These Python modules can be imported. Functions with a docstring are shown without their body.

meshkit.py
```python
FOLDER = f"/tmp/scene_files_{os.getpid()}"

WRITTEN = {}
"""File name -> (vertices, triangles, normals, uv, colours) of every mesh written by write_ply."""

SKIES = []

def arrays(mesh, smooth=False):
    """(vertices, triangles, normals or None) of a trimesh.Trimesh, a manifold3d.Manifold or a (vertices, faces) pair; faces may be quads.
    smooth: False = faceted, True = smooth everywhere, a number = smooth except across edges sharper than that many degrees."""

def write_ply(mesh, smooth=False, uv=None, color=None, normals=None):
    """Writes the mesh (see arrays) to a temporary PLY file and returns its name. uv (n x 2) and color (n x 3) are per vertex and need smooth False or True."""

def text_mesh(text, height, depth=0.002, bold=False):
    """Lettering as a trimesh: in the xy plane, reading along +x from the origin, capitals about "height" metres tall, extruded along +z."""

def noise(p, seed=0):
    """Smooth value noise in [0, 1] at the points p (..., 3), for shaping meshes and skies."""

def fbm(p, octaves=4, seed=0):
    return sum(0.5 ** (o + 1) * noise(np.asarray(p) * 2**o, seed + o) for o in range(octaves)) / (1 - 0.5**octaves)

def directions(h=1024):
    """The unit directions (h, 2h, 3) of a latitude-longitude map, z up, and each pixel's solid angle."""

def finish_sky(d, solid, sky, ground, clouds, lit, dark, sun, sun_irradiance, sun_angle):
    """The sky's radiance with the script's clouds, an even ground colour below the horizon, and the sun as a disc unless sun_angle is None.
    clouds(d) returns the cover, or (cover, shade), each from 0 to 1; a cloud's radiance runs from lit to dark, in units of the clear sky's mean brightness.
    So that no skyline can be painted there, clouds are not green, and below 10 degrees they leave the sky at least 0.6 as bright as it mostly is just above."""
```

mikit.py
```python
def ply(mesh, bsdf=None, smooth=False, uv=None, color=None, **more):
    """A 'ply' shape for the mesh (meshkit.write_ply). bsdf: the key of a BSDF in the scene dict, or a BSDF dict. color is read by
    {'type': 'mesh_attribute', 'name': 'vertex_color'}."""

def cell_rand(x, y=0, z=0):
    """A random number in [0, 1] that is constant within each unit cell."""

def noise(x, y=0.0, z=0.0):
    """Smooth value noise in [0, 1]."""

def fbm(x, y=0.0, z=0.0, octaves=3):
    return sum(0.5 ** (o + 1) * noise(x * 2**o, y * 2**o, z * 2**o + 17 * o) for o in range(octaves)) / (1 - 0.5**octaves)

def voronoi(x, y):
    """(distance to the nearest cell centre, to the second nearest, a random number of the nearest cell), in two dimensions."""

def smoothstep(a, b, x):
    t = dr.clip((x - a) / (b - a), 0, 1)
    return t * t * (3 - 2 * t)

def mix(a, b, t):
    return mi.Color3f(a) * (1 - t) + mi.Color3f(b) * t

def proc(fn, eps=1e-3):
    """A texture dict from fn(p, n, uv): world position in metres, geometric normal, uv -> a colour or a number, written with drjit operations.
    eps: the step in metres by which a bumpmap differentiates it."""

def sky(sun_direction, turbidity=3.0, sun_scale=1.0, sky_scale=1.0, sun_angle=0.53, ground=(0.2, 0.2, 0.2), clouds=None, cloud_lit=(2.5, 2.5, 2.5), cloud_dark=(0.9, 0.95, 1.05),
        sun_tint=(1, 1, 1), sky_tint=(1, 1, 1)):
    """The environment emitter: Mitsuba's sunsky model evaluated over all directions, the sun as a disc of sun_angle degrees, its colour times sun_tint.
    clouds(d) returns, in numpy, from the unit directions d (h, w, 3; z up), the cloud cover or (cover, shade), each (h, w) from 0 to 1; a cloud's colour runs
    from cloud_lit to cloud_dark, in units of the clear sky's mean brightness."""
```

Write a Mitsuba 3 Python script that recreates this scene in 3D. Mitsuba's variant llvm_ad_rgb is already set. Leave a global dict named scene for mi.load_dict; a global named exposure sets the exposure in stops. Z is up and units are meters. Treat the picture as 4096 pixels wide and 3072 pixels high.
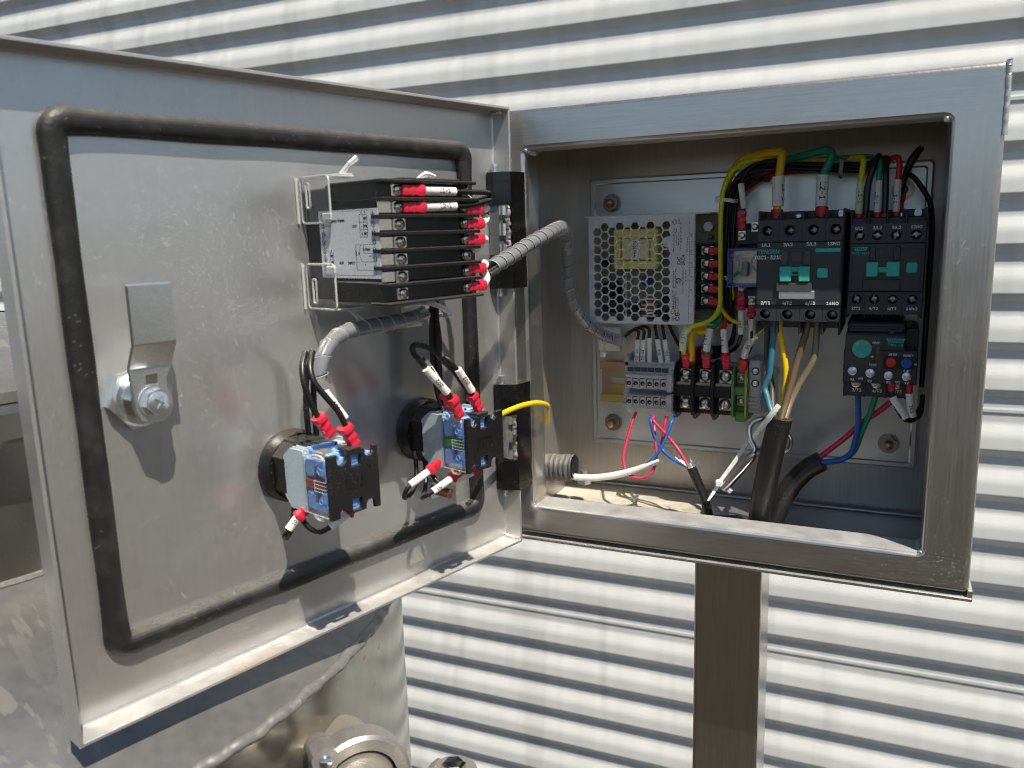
import math, random
import numpy as np, trimesh, manifold3d as m3, mitsuba as mi, drjit as dr
from shapely.geometry import Polygon, Point, box as sbox
from shapely import affinity
import mikit, meshkit
from mikit import proc, noise, fbm, voronoi, smoothstep, mix, cell_rand
T = mi.ScalarTransform4f
random.seed(7); rng = np.random.default_rng(7)
scene, labels = {'type': 'scene'}, {}

# ------------------------------------------------------------------ camera, sky, exposure
CAM = np.array([0.24590, -0.51789, 0.21918])
FWD, UP = np.array([-0.41719681, 0.88980901, -0.18489657]), np.array([-0.05059004, 0.18039434, 0.98229249])
scene['camera'] = dict(type='thinlens', fov=64.676, fov_axis='x', aperture_radius=0.0010, focus_distance=0.58, near_clip=0.01, far_clip=400.0,
                       to_world=T().look_at(origin=CAM.tolist(), target=(CAM + FWD).tolist(), up=UP.tolist()))
SUN = np.array([39.5, -30.5, 80.0])
scene['sky'] = mikit.sky(SUN, turbidity=3, ground=(0.055, 0.048, 0.038), sun_tint=(.945, 1.03, 1.16), sky_tint=(1.06, .955, .81), sky_scale=.92)
exposure = 2.1

# ------------------------------------------------------------------ frames: millimetres to metres
FW = np.diag([.001, .001, .001, 1.])                                             # world: x along the box front, y into the box, z up
FB = np.array([[.001, 0, 0, 0], [0, 0, -.001, 0], [0, .001, 0, 0], [0, 0, 0, 1.]])   # box: (x, height, towards the viewer)
TH = 1.8517
U_ = np.array([-math.sin(TH - math.pi / 2), -math.cos(TH - math.pi / 2), 0]); N_ = np.array([math.cos(TH - math.pi / 2), -math.sin(TH - math.pi / 2), 0])
O_ = np.array([0, -.00893, -.00180])
FD = np.eye(4); FD[:3, 0] = -U_ * .001; FD[:3, 1] = [0, 0, .001]; FD[:3, 2] = N_ * .001; FD[:3, 3] = O_   # door: (-u, height, out of the door)

# ------------------------------------------------------------------ naming helpers
def numbered(name):
    if name not in used: used.add(name); return name
    k = 1
    while f'{name}_{k:03d}' in used: k += 1
    used.add(f'{name}_{k:03d}'); return f'{name}_{k:03d}'
used = set()
def thing(name, label, cat, group=None, kind=None):
    key = numbered(name); labels[key] = {'label': label, 'category': cat}
    if group: labels[key]['group'] = group
    if kind: labels[key] = {'label': label, 'kind': kind}
    return key
def put(key, mesh, mat, F=FW, smooth=40):
    if isinstance(mesh, (list, tuple)): mesh = cat(mesh)
    mesh = mesh.copy(); mesh.apply_transform(F)
    scene[key] = mikit.ply(mesh, mat, smooth=smooth); return key
def part(parent, name, mesh, mat, F=FW, smooth=40, label=None, stuff=False):
    key = numbered(parent + '__' + name); put(key, mesh, mat, F, smooth)
    if label: labels[key] = {'label': label}
    if stuff: labels[key] = {**labels.get(key, {}), 'kind': 'stuff'}
    return key

# ------------------------------------------------------------------ mesh helpers (millimetres)
def cat(ms): return trimesh.util.concatenate([m for m in ms if m is not None])
def man(m):
    mm = m.to_mesh(); return trimesh.Trimesh(mm.vert_properties[:, :3], mm.tri_verts, process=False)
def tom(t): return m3.Manifold(m3.Mesh(np.asarray(t.vertices, np.float32), np.asarray(t.faces, np.uint32)))
def bx(x0, x1, y0, y1, z0, z1, c=0.0):
    if x1 < x0: x0, x1 = x1, x0
    if y1 < y0: y0, y1 = y1, y0
    if z1 < z0: z0, z1 = z1, z0
    if c <= 0: return trimesh.creation.box(bounds=[[x0, y0, z0], [x1, y1, z1]])
    c = min(c, (x1 - x0) / 2.01, (y1 - y0) / 2.01, (z1 - z0) / 2.01)
    P = []
    for x in (0, 1):
        for y in (0, 1):
            for z in (0, 1):
                X, Y, Z = (x0, x1)[x], (y0, y1)[y], (z0, z1)[z]; sx, sy, sz = 1 - 2 * x, 1 - 2 * y, 1 - 2 * z
                P += [[X + sx * c, Y + sy * c, Z], [X + sx * c, Y, Z + sz * c], [X, Y + sy * c, Z + sz * c]]
    return trimesh.convex.convex_hull(np.array(P, float))
def dbx(u0, u1, v0, v1, w0, w1, c=0.0): return bx(-u1, -u0, v0, v1, w0, w1, c)
def unit(v): v = np.asarray(v, float); return v / np.linalg.norm(v)
def perp(t):
    a = np.cross(t, [0, 0, 1.0]) if abs(t[2]) < .9 else np.cross(t, [1.0, 0, 0]); a = unit(a); return a, np.cross(t, a)
def spline(P, n=8):
    P = np.asarray(P, float)
    if len(P) < 3: return np.array([P[0] + (P[-1] - P[0]) * s for s in np.linspace(0, 1, n + 1)])
    Q = np.vstack([2 * P[0] - P[1], P, 2 * P[-1] - P[-2]]); out = []
    for i in range(len(P) - 1):
        p0, p1, p2, p3 = Q[i:i + 4]
        ts = [0] + [np.linalg.norm(b - a) ** .5 + 1e-6 for a, b in ((p0, p1), (p1, p2), (p2, p3))]; t0, t1, t2, t3 = np.cumsum(ts)
        for t in np.linspace(t1, t2, n, endpoint=False):
            A1 = (t1 - t) / (t1 - t0) * p0 + (t - t0) / (t1 - t0) * p1; A2 = (t2 - t) / (t2 - t1) * p1 + (t - t1) / (t2 - t1) * p2; A3 = (t3 - t) / (t3 - t2) * p2 + (t - t2) / (t3 - t2) * p3
            B1 = (t2 - t) / (t2 - t0) * A1 + (t - t0) / (t2 - t0) * A2; B2 = (t3 - t) / (t3 - t1) * A2 + (t - t1) / (t3 - t1) * A3
            out.append((t2 - t) / (t2 - t1) * B1 + (t - t1) / (t2 - t1) * B2)
    return np.array(out + [P[-1]])
def frames(P):
    t = np.gradient(P, axis=0); t /= np.linalg.norm(t, axis=1, keepdims=True) + 1e-12
    a, _ = perp(t[0]); A = []
    for k in range(len(P)):
        a = a - (a @ t[k]) * t[k]; a = unit(a); A.append(a)
    A = np.array(A); return t, A, np.cross(t, A)
def tube(P, r, sides=10, n=6, caps=True, smooth=True, ell=1.0):
    P = spline(P, n) if smooth else np.asarray(P, float)
    r = np.broadcast_to(np.interp(np.linspace(0, 1, len(P)), np.linspace(0, 1, np.size(r)), np.atleast_1d(r)), len(P))
    t, a, b = frames(P); ang = np.arange(sides) * 2 * np.pi / sides
    v = (P[:, None] + r[:, None, None] * (np.cos(ang)[None, :, None] * a[:, None] + ell * np.sin(ang)[None, :, None] * b[:, None])).reshape(-1, 3)
    i, j = np.meshgrid(np.arange(len(P) - 1), np.arange(sides), indexing='ij'); k = (j + 1) % sides
    f = np.vstack([np.stack([i * sides + j, i * sides + k, (i + 1) * sides + k], -1).reshape(-1, 3), np.stack([i * sides + j, (i + 1) * sides + k, (i + 1) * sides + j], -1).reshape(-1, 3)])
    if caps:
        n0 = len(v); v = np.vstack([v, P[0], P[-1]]); q = np.arange(sides); m = (len(P) - 1) * sides
        f = np.vstack([f, np.stack([q * 0 + n0, (q + 1) % sides, q], -1), np.stack([q * 0 + n0 + 1, m + q, m + (q + 1) % sides], -1)])
    return trimesh.Trimesh(v, f, process=False)
def cyl(p0, p1, r, sides=24, r2=None): return tube([p0, p1], [r, r if r2 is None else r2], sides, 1)
def lathe(prof, p, ax, sides=32):
    """prof: [(radius, along)], closed to the axis at both ends."""
    ax = unit(ax); a, b = perp(ax); ang = np.arange(sides) * 2 * np.pi / sides; pr = np.array(prof, float)
    ring = np.cos(ang)[:, None] * a + np.sin(ang)[:, None] * b
    v = (np.asarray(p, float) + pr[:, None, 1:2] * ax + pr[:, None, 0:1] * ring[None]).reshape(-1, 3)
    i, j = np.meshgrid(np.arange(len(pr) - 1), np.arange(sides), indexing='ij'); k = (j + 1) % sides
    f = np.vstack([np.stack([i * sides + j, i * sides + k, (i + 1) * sides + k], -1).reshape(-1, 3), np.stack([i * sides + j, (i + 1) * sides + k, (i + 1) * sides + j], -1).reshape(-1, 3)])
    t = trimesh.Trimesh(v, f, process=False); t.update_faces(t.nondegenerate_faces()); return t
def extr(poly, z0, z1, chamfer=0.0):
    """polygon in local xy extruded along z"""
    g = [poly] if poly.geom_type == 'Polygon' else list(poly.geoms); out = []
    for p in g:
        m = trimesh.creation.extrude_polygon(p, z1 - z0, engine='earcut'); m.apply_translation([0, 0, z0]); out.append(m)
    return cat(out)
def rrect(x0, x1, y0, y1, r): return sbox(x0 + r, y0 + r, x1 - r, y1 - r).buffer(r, quad_segs=5)
def turn(mesh, M): mesh = mesh.copy(); A = np.eye(4); A[:3, :3] = M; mesh.apply_transform(A); return mesh
def sidex(poly, x0, x1):
    """polygon given in (local y, local z) extruded along local x"""
    m = extr(poly, 0, x1 - x0); v = m.vertices.copy(); m.vertices = np.stack([v[:, 2] + x0, v[:, 0], v[:, 1]], 1); return m
def rings(R, cap=True, close=False):
    """loft of loops: R is a list of (n,3) point loops"""
    R = [np.asarray(r, float) for r in R]; n = len(R[0]); v = np.vstack(R); f = []
    i, j = np.meshgrid(np.arange(len(R) - 1), np.arange(n), indexing='ij'); k = (j + 1) % n
    f = np.vstack([np.stack([i * n + j, i * n + k, (i + 1) * n + k], -1).reshape(-1, 3), np.stack([i * n + j, (i + 1) * n + k, (i + 1) * n + j], -1).reshape(-1, 3)])
    if cap:
        q = np.arange(1, n - 1); m = (len(R) - 1) * n
        f = np.vstack([f, np.stack([0 * q, q + 1, q], -1), np.stack([m + 0 * q, m + q, m + q + 1], -1)])
    return trimesh.Trimesh(v, f, process=False)
def rect_loop(x0, x1, y0, y1, z, r=0.0, k=3):
    if r <= 0: return np.array([[x0, y0, z], [x1, y0, z], [x1, y1, z], [x0, y1, z]], float)
    P = []
    for cx, cy, s in ((x1 - r, y0 + r, -90), (x1 - r, y1 - r, 0), (x0 + r, y1 - r, 90), (x0 + r, y0 + r, 180)):
        for q in np.radians(np.linspace(s, s + 90, k + 1)): P.append([cx + r * math.cos(q), cy + r * math.sin(q), z])
    return np.array(P)
TEXTS = {}
def text(s, h, x=0, y=0, z=0, anchor='c', rot=0, bold=True, sx=1.0, depth=.12):
    """flat lettering, capitals h mm tall, on the local xy plane at height z"""
    if (s, bold) not in TEXTS: TEXTS[s, bold] = meshkit.text_mesh(s, 1.0, .1, bold)
    m = TEXTS[s, bold].copy(); v = m.vertices.copy(); w = v[:, 0].max()
    v[:, 0] = (v[:, 0] - {'c': w / 2, 'l': 0, 'r': w}[anchor]) * h * sx; v[:, 1] = (v[:, 1] - .5) * h; v[:, 2] = (v[:, 2] > .05) * depth
    c, q = math.cos(math.radians(rot)), math.sin(math.radians(rot))
    m.vertices = np.stack([x + c * v[:, 0] - q * v[:, 1], y + q * v[:, 0] + c * v[:, 1], z + v[:, 2]], 1); return m
def line(P, wd, z=0, depth=.1):
    from shapely.geometry import LineString
    return extr(LineString(P).buffer(wd / 2, cap_style=3, join_style=2), z, z + depth)
def ringtext(cx, cy, r, wd, z, depth=.1): return extr(Point(cx, cy).buffer(r, 12).difference(Point(cx, cy).buffer(r - wd, 12)), z, z + depth)
# a pan-head screw of unit radius with a cross recess, axis +z, seat at z = 0
_h = m3.Manifold.sphere(1.35, 40).scale((1, 1, .62)).translate((0, 0, -.22)) ^ m3.Manifold.cylinder(2, 1, 1, 32)
for _a in (0, 90): _h = _h - m3.Manifold.cube((1.25, .24, 1.2), True).rotate((0, 0, _a)).translate((0, 0, .75))
SCREW = man(_h)
_s = _h - m3.Manifold.cube((2.4, .2, 1.2), True).translate((0, 0, .88))
SCREW2 = man(_s)
def screw(x, y, z, r, F=None, slotted=False, rot=None, ax=None, hs=1.0):
    m = (SCREW2 if slotted else SCREW).copy(); a = random.uniform(0, math.pi) if rot is None else rot
    m.apply_transform(trimesh.transformations.rotation_matrix(a, [0, 0, 1])); v = m.vertices * r; v[:, 2] *= hs
    if ax is not None:
        w = unit(ax); p, q = perp(w); v = v[:, :1] * p + v[:, 1:2] * q + v[:, 2:] * w
    m.vertices = v + [x, y, z]; return m
def sleeve(P, r, s, view, h=None, th=.35, start=.2, flip=False):
    """a marker sleeve round the straight line P[0] - P[1]: (tube, lettering wrapped on the side that faces view)"""
    P = np.asarray(P, float); pts = spline(P, 6) if len(P) > 2 else P; t = tube(P, r, 14, 6 if len(P) > 2 else 3); L = None
    if s:
        m = text(s, h or r * 1.0, anchor='l'); v = m.vertices
        a = pts[0]; e = pts[-1]
        if flip: a, e = e, a
        cum = np.concatenate([[0], np.cumsum(np.linalg.norm(np.diff(pts, axis=0), axis=1))])
        if flip: pts = pts[::-1]; cum = cum[-1] - cum[::-1]
        S = start * cum[-1] + v[:, 0]; C = np.stack([np.interp(S, cum, pts[:, k]) for k in range(3)], 1)
        d = unit(e - a); n = np.asarray(view, float); n = unit(n - (n @ d) * d); b = np.cross(n, d)
        th_ = v[:, 1] / (r + .05); m.vertices = C + ((r + .06 + v[:, 2]) [:, None]) * (np.cos(th_)[:, None] * n + np.sin(th_)[:, None] * b); L = m
    return t, L
def lug(p0, p1, r):
    """a red insulated crimp terminal from the wire end p0 to the tongue p1"""
    s = np.linspace(0, 1, 15); P = np.asarray(p0) + (np.asarray(p1) - p0) * s[:, None]
    pr = np.array([1, 1.08, 1.1, 1.08, .98, .9, .9, 1.0, 1.0, .92, .86, .88, .98, .95, .8]) * r
    t, a, b = frames(P); N = 16; ang = np.arange(N) * 2 * np.pi / N
    ca, sa = np.cos(ang), np.sin(ang); q = np.maximum(np.abs(ca), np.abs(sa)) ** .45
    v = []
    for k in range(15):
        fl = 1 if k < 4 else .78
        v.append(P[k] + pr[k] * ((ca / q)[:, None] * a[k] + fl * (sa / q)[:, None] * b[k]))
    return rings(v)

# ------------------------------------------------------------------ materials
def bsdf(key, d, two=True): scene[key] = {'type': 'twosided', 'bsdf': d} if two else d; return key
def col(c): return {'type': 'rgb', 'value': list(c)}
def plain(key, c, rough=.45, spec=.5, metallic=0.0, dust=0.0, **more):
    """a coloured material with faint grain, fingermarks and (dust > 0) pale dust that settled on faces looking up"""
    c = np.array(c, float)
    def f(p, n, uv):
        g = .88 + .24 * fbm(p.x * 900, p.y * 900, p.z * 900, 2)
        out = mi.Color3f(*[float(k) for k in c]) * g
        if dust > 0:
            d = smoothstep(.35, .95, n.z) * (.35 + .65 * fbm(p.x * 260, p.y * 260, p.z * 260, 3)) + .45 * smoothstep(.66, .74, noise(p.x * 1100, p.y * 1100, p.z * 1100)) * smoothstep(.45, .7, noise(p.x * 70, p.y * 70, p.z * 70))
            out = mix(out, mi.Color3f(.40, .36, .30), dr.clip(d * dust, 0, 1))
        return out
    d = {'type': 'principled', 'base_color': proc(f), 'roughness': float(rough), 'specular': float(spec), 'metallic': float(metallic), **more}
    return bsdf(key, d)
def specks(a, b, size, thr):
    d1, d2, w = voronoi(a / size, b / size); return smoothstep(.30, .10, d1) * dr.select(w > thr, 1.0, 0.0)
def steel(key, base, rough, grain, dirt=.5, metallic=.9, bump=2e-5, stain=0.0, dust=.7, streaks=1.0, rust=None, dusty=(.50, .49, .465)):
    """sheet steel; grain: function p -> (along, across) in metres. Specks and scratches, and dust on level faces, are a matt layer over the metal."""
    def streak(p):
        a, b = grain(p); return .5 * noise(a * 60, b * 2600) + .3 * noise(a * 25 + 9, b * 900) + .2 * noise(a * 160 + 3, b * 5200)
    def f(p, n, uv):
        a, b = grain(p); s = streak(p); blot = fbm(p.x * 18 + 3, p.y * 18, p.z * 18, 4)
        c = mi.Color3f(*[float(k) for k in base]) * (.95 + streaks * .24 * (s - .5) + .07 * (blot - .5))
        return mix(c, mi.Color3f(*[float(k) * .72 for k in base]), stain * smoothstep(.70, .73, fbm(a * 120 + 4, b * 120, 2.0, 3)))
    def layer(p, n, uv):
        a, b = grain(p); up = smoothstep(.5, .95, dr.abs(n.z))
        j = .004 * noise(b * 300, a * 300)
        sp = specks(a + j, b + .5 * j, .0017, .82) + .5 * specks(a * 1.3 + 2 + j, b, .0030, .90)
        sc = smoothstep(.80, .86, noise(a * 900 + 300 * j, b * 300)) * smoothstep(.55, .75, noise(a * 60 + 11, b * 60)) + .6 * smoothstep(.84, .88, noise(a * 260, b * 1500 + 200 * j))
        many = .35 + .65 * smoothstep(.35, .65, fbm(p.x * 14, p.y * 14 + 5, p.z * 14, 3))
        film = .06 * fbm(p.x * 45, p.y * 45, p.z * 45 + 3, 4)
        return dr.clip(dirt * (many * (.8 * sp + .2 * sc) + film) + (dust(p) if callable(dust) else dust) * up * (.45 + .55 * fbm(p.x * 90, p.y * 90, p.z * 90, 4)), 0, 1)
    def r(p, n, uv): return rough + .10 * streaks * (streak(p) - .5) + .10 * (fbm(p.x * 30, p.y * 30, p.z * 30, 3) - .5)
    d = {'type': 'principled', 'base_color': proc(f), 'roughness': proc(r), 'metallic': float(metallic), 'specular': .5}
    if bump: d = {'type': 'bumpmap', 'arbitrary': proc(lambda p, n, uv: streak(p), 4e-4), 'scale': bump, 'bsdf': d}
    def matt(p, n, uv):
        c = mi.Color3f(*[float(k) for k in dusty]) * (.75 + .4 * fbm(p.x * 200, p.y * 200, p.z * 200, 3))
        return mix(c, (.36, .17, .06), rusty(p)) if rust else c
    def rusty(p):
        a, b = grain(p); return dr.clip(smoothstep(.50, .66, fbm(p.x * 26 + 2, p.y * 26, p.z * 60, 4)) * rust(p), 0, 1)
    if rust:
        clean = layer; layer = lambda p, n, uv: dr.maximum(clean(p, n, uv), .9 * rusty(p))
    return bsdf(key, {'type': 'blendbsdf', 'weight': proc(layer), 'a': d, 'b': {'type': 'diffuse', 'reflectance': proc(matt)}})
def door_uv(p):
    return (p.x - float(O_[0])) * float(U_[0]) + (p.y - float(O_[1])) * float(U_[1]), p.z
steel('steel_face', (.56, .55, .53), .27, lambda p: (dr.select((p.z < .022) | (p.z > .273), p.x, p.z), dr.select((p.z < .022) | (p.z > .273), p.z, p.x)), dirt=.5, metallic=.95, bump=3e-5, dust=.82, dusty=(.49, .495, .49), rust=lambda p: .5 * smoothstep(.007, .001, dr.sqrt(dr.square(p.x - .019) + dr.square(p.z - .021))))
steel('steel_shell', (.50, .48, .45), .30, lambda p: (p.z, p.x + p.y), dirt=.4)
steel('steel_inner', (.50, .48, .455), .36, lambda p: (p.z, p.x + p.y), dirt=.2, metallic=.8, dusty=(.52, .48, .40), dust=lambda p: 1.3 * smoothstep(.150, .110, p.x + .012 * noise(p.y * 60, p.x * 60)))
steel('steel_door', (.575, .57, .56), .30, lambda p: door_uv(p)[::-1], dirt=.7, metallic=.78, bump=0, stain=.16, streaks=.22)
steel('steel_rim', (.58, .57, .55), .36, lambda p: door_uv(p), dirt=.6, metallic=.75, streaks=.4, dust=.75, dusty=(.50, .495, .48), rust=lambda p: smoothstep(.006, .0, p.z) * smoothstep(-.06, -.35, p.y) * smoothstep(.006, .016, (p.x - float(O_[0])) * float(N_[0]) + (p.y - float(O_[1])) * float(N_[1])))
steel('steel_post', (.56, .525, .48), .20, lambda p: (p.z, p.x + p.y), dirt=.15, metallic=.97)
steel('zinc_plate', (.64, .66, .67), .30, lambda p: (p.x, p.z), dirt=.25, metallic=.8, bump=0, streaks=.4)
plain('zinc', (.78, .82, .83), .26, metallic=.92)
plain('nickel', (.66, .62, .55), .22, metallic=1.0)
plain('screw_steel', (.30, .29, .27), .28, metallic=1.0)
plain('chrome', (.62, .62, .60), .13, metallic=1.0)
plain('tin_plate', (.62, .55, .44), .32, metallic=.85)
plain('copper', (.62, .30, .17), .38, metallic=.8)
plain('rust_steel', (.36, .17, .11), .55, metallic=.5)
plain('weld', (.62, .61, .58), .36, metallic=.75)
plain('weld_dull', (.30, .295, .285), .45, metallic=.6)
plain('black_plastic', (.008, .008, .0085), .34, dust=.12)
plain('black_clean', (.006, .006, .0065), .34)
plain('black_zinc', (.005, .005, .005), .20, spec=.6, dust=.12)
plain('dark_plastic', (.030, .032, .040), .38, dust=.0)
plain('mid_plastic', (.06, .061, .064), .42)
plain('grey_plastic', (.40, .405, .415), .5)
plain('pale_grey', (.37, .46, .50), .38, dust=.25)
plain('blue_plastic', (.20, .40, .80), .35)
plain('teal', (.04, .42, .32), .42)
plain('teal_print', (.02, .40, .36), .5)
plain('white_print', (.70, .70, .70), .6)
plain('black_print', (.02, .02, .02), .6)
plain('red_print', (.62, .06, .05), .6)
plain('red_lug', (.62, .018, .050), .32, dust=.05)
plain('red_ferrule', (.58, .025, .018), .38)
plain('sleeve_white', (.76, .74, .68), .45, dust=.1)
plain('sleeve_green', (.62, .70, .42), .45)
plain('wire_black', (.008, .008, .0085), .32, dust=.18)
plain('wire_yellow', (.78, .50, .01), .36)
plain('wire_lime', (.64, .66, .02), .36)
plain('wire_green', (.010, .26, .16), .36)
plain('wire_red', (.60, .02, .018), .36)
plain('wire_crimson', (.58, .03, .09), .36)
plain('wire_blue', (.015, .10, .38), .36)
plain('wire_teal', (.03, .16, .22), .42, dust=.4)
plain('wire_brown', (.13, .09, .052), .42)
plain('wire_tan', (.20, .165, .105), .42)
plain('wire_grey', (.06, .055, .055), .45)
plain('cable_black', (.012, .0115, .011), .38, dust=.10)
plain('cable_white', (.78, .76, .70), .4)
plain('tie_white', (.72, .72, .70), .38)
plain('conduit_grey', (.085, .085, .088), .5, dust=.35)
plain('yellow_tape', (.82, .76, .16), .4)
plain('cream', (.80, .70, .40), .5)
plain('pcb', (.30, .25, .17), .55)
plain('paper_grey', (.50, .53, .57), .42)
plain('label_grey', (.64, .65, .67), .5)
plain('psu_metal', (.66, .68, .71), .42, metallic=.35)
plain('ground_green', (.12, .26, .06), .42)
plain('ground_yellow', (.36, .42, .06), .42)
plain('button_red', (.70, .03, .02), .35)
plain('button_blue', (.02, .09, .45), .35)
plain('indicator_red', (.30, .03, .03), .3)
plain('indicator_green', (.01, .26, .07), .3)
plain('pink_bit', (.45, .25, .20), .4)
def rail_col(p, n, uv):
    t = noise(p.x * 60, p.z * 90); return mix(mix((.60, .52, .18), (.55, .33, .30), smoothstep(.3, .6, t)), (.35, .50, .30), smoothstep(.6, .85, t))
bsdf('yellow_zinc', {'type': 'principled', 'base_color': proc(rail_col), 'metallic': .8, 'roughness': .3})
def rubber_col(p, n, uv):
    u, v = door_uv(p); up = smoothstep(.1, .8, n.z)
    d = up * (.34 + .34 * fbm(u * 700, v * 700, 1.0, 4) + .14 * fbm(u * 60, v * 60, 2.0, 2)) + .45 * specks(u + .004 * noise(v * 300), v + .003 * noise(u * 400 + 3), .0026, .93) * smoothstep(.4, .6, noise(u * 60, v * 60)) + .12 * smoothstep(.4, .8, fbm(u * 120, v * 120, 3.0, 3))
    return mix((.012, .012, .012), (.25, .243, .225), dr.clip(.52 * d, 0, 1))
bsdf('rubber', {'type': 'bumpmap', 'arbitrary': proc(lambda p, n, uv: fbm(door_uv(p)[0] * 1200, door_uv(p)[1] * 1200, 0.0, 2), 3e-4), 'scale': 1.2e-4,
                'bsdf': {'type': 'principled', 'base_color': proc(rubber_col), 'roughness': .46, 'specular': .5}})
def sheet_col(p, n, uv):
    g = .90 + .16 * fbm(p.x * 3, p.z * 9, 1.0, 3) + .09 * (noise(p.x * 70, p.z * 1.5) - .5) - .10 * smoothstep(.62, .78, fbm(p.x * 22, p.z * 3, 5.0, 3))
    return mi.Color3f(.555, .572, .565) * g
bsdf('painted_sheet', {'type': 'principled', 'base_color': proc(sheet_col), 'roughness': .26, 'specular': .55})
def tank_top_col(p, n, uv):
    q = fbm(p.x * 22, p.y * 22, p.z * 10, 5); g = fbm(p.x * 160, p.y * 160, 4.0, 3); s = smoothstep(.45, .68, fbm(p.x * 40 + p.y * 16 + 7, p.y * 60 - p.x * 22, 2.0, 5))
    w = smoothstep(.57, .66, fbm(p.x * 60 + 14 * noise(p.y * 20), p.y * 150 + 30 * p.x, 6.0, 4)) * smoothstep(.48, .6, fbm(p.x * 12 + 3, p.y * 12, 6.0, 2))
    c = mix((.18, .185, .19), (.30, .30, .295), q) * (.85 + .3 * g); c = mix(c, (.31, .295, .265), .35 * s); return mix(c, (.44, .42, .38), .5 * w)
bsdf('tank_lid_steel', {'type': 'principled', 'base_color': proc(tank_top_col), 'metallic': .6, 'roughness': .30})
def tank_col(p, n, uv):
    q = fbm(p.x * 60, p.y * 60, p.z * 30, 4); s = specks(p.y + .4 * p.x + .004 * noise(p.z * 200), p.z, .0032, .90)
    rust = .7 * smoothstep(.84, .88, noise(p.y * 160, p.z * 160, p.x * 40)) * smoothstep(.6, .75, noise(p.y * 24, p.z * 24))
    return mix(mix(mi.Color3f(.44, .42, .38) * (.8 + .4 * q), (.66, .60, .5), .4 * s), (.42, .17, .06), rust)
bsdf('tank_steel', {'type': 'principled', 'base_color': proc(tank_col), 'metallic': .92, 'roughness': proc(lambda p, n, uv: .13 + .10 * fbm(p.x * 30, p.y * 30, p.z * 30, 3))})
plain('cast_steel', (.42, .40, .38), .38, metallic=.75, dust=.5)
plain('brass_dust', (.36, .345, .315), .42, metallic=.6, dust=.6)
scene['clear_film'] = {'type': 'thindielectric', 'int_ior': 1.22}
scene['clear_hard'] = {'type': 'thindielectric', 'int_ior': 1.28}
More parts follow.
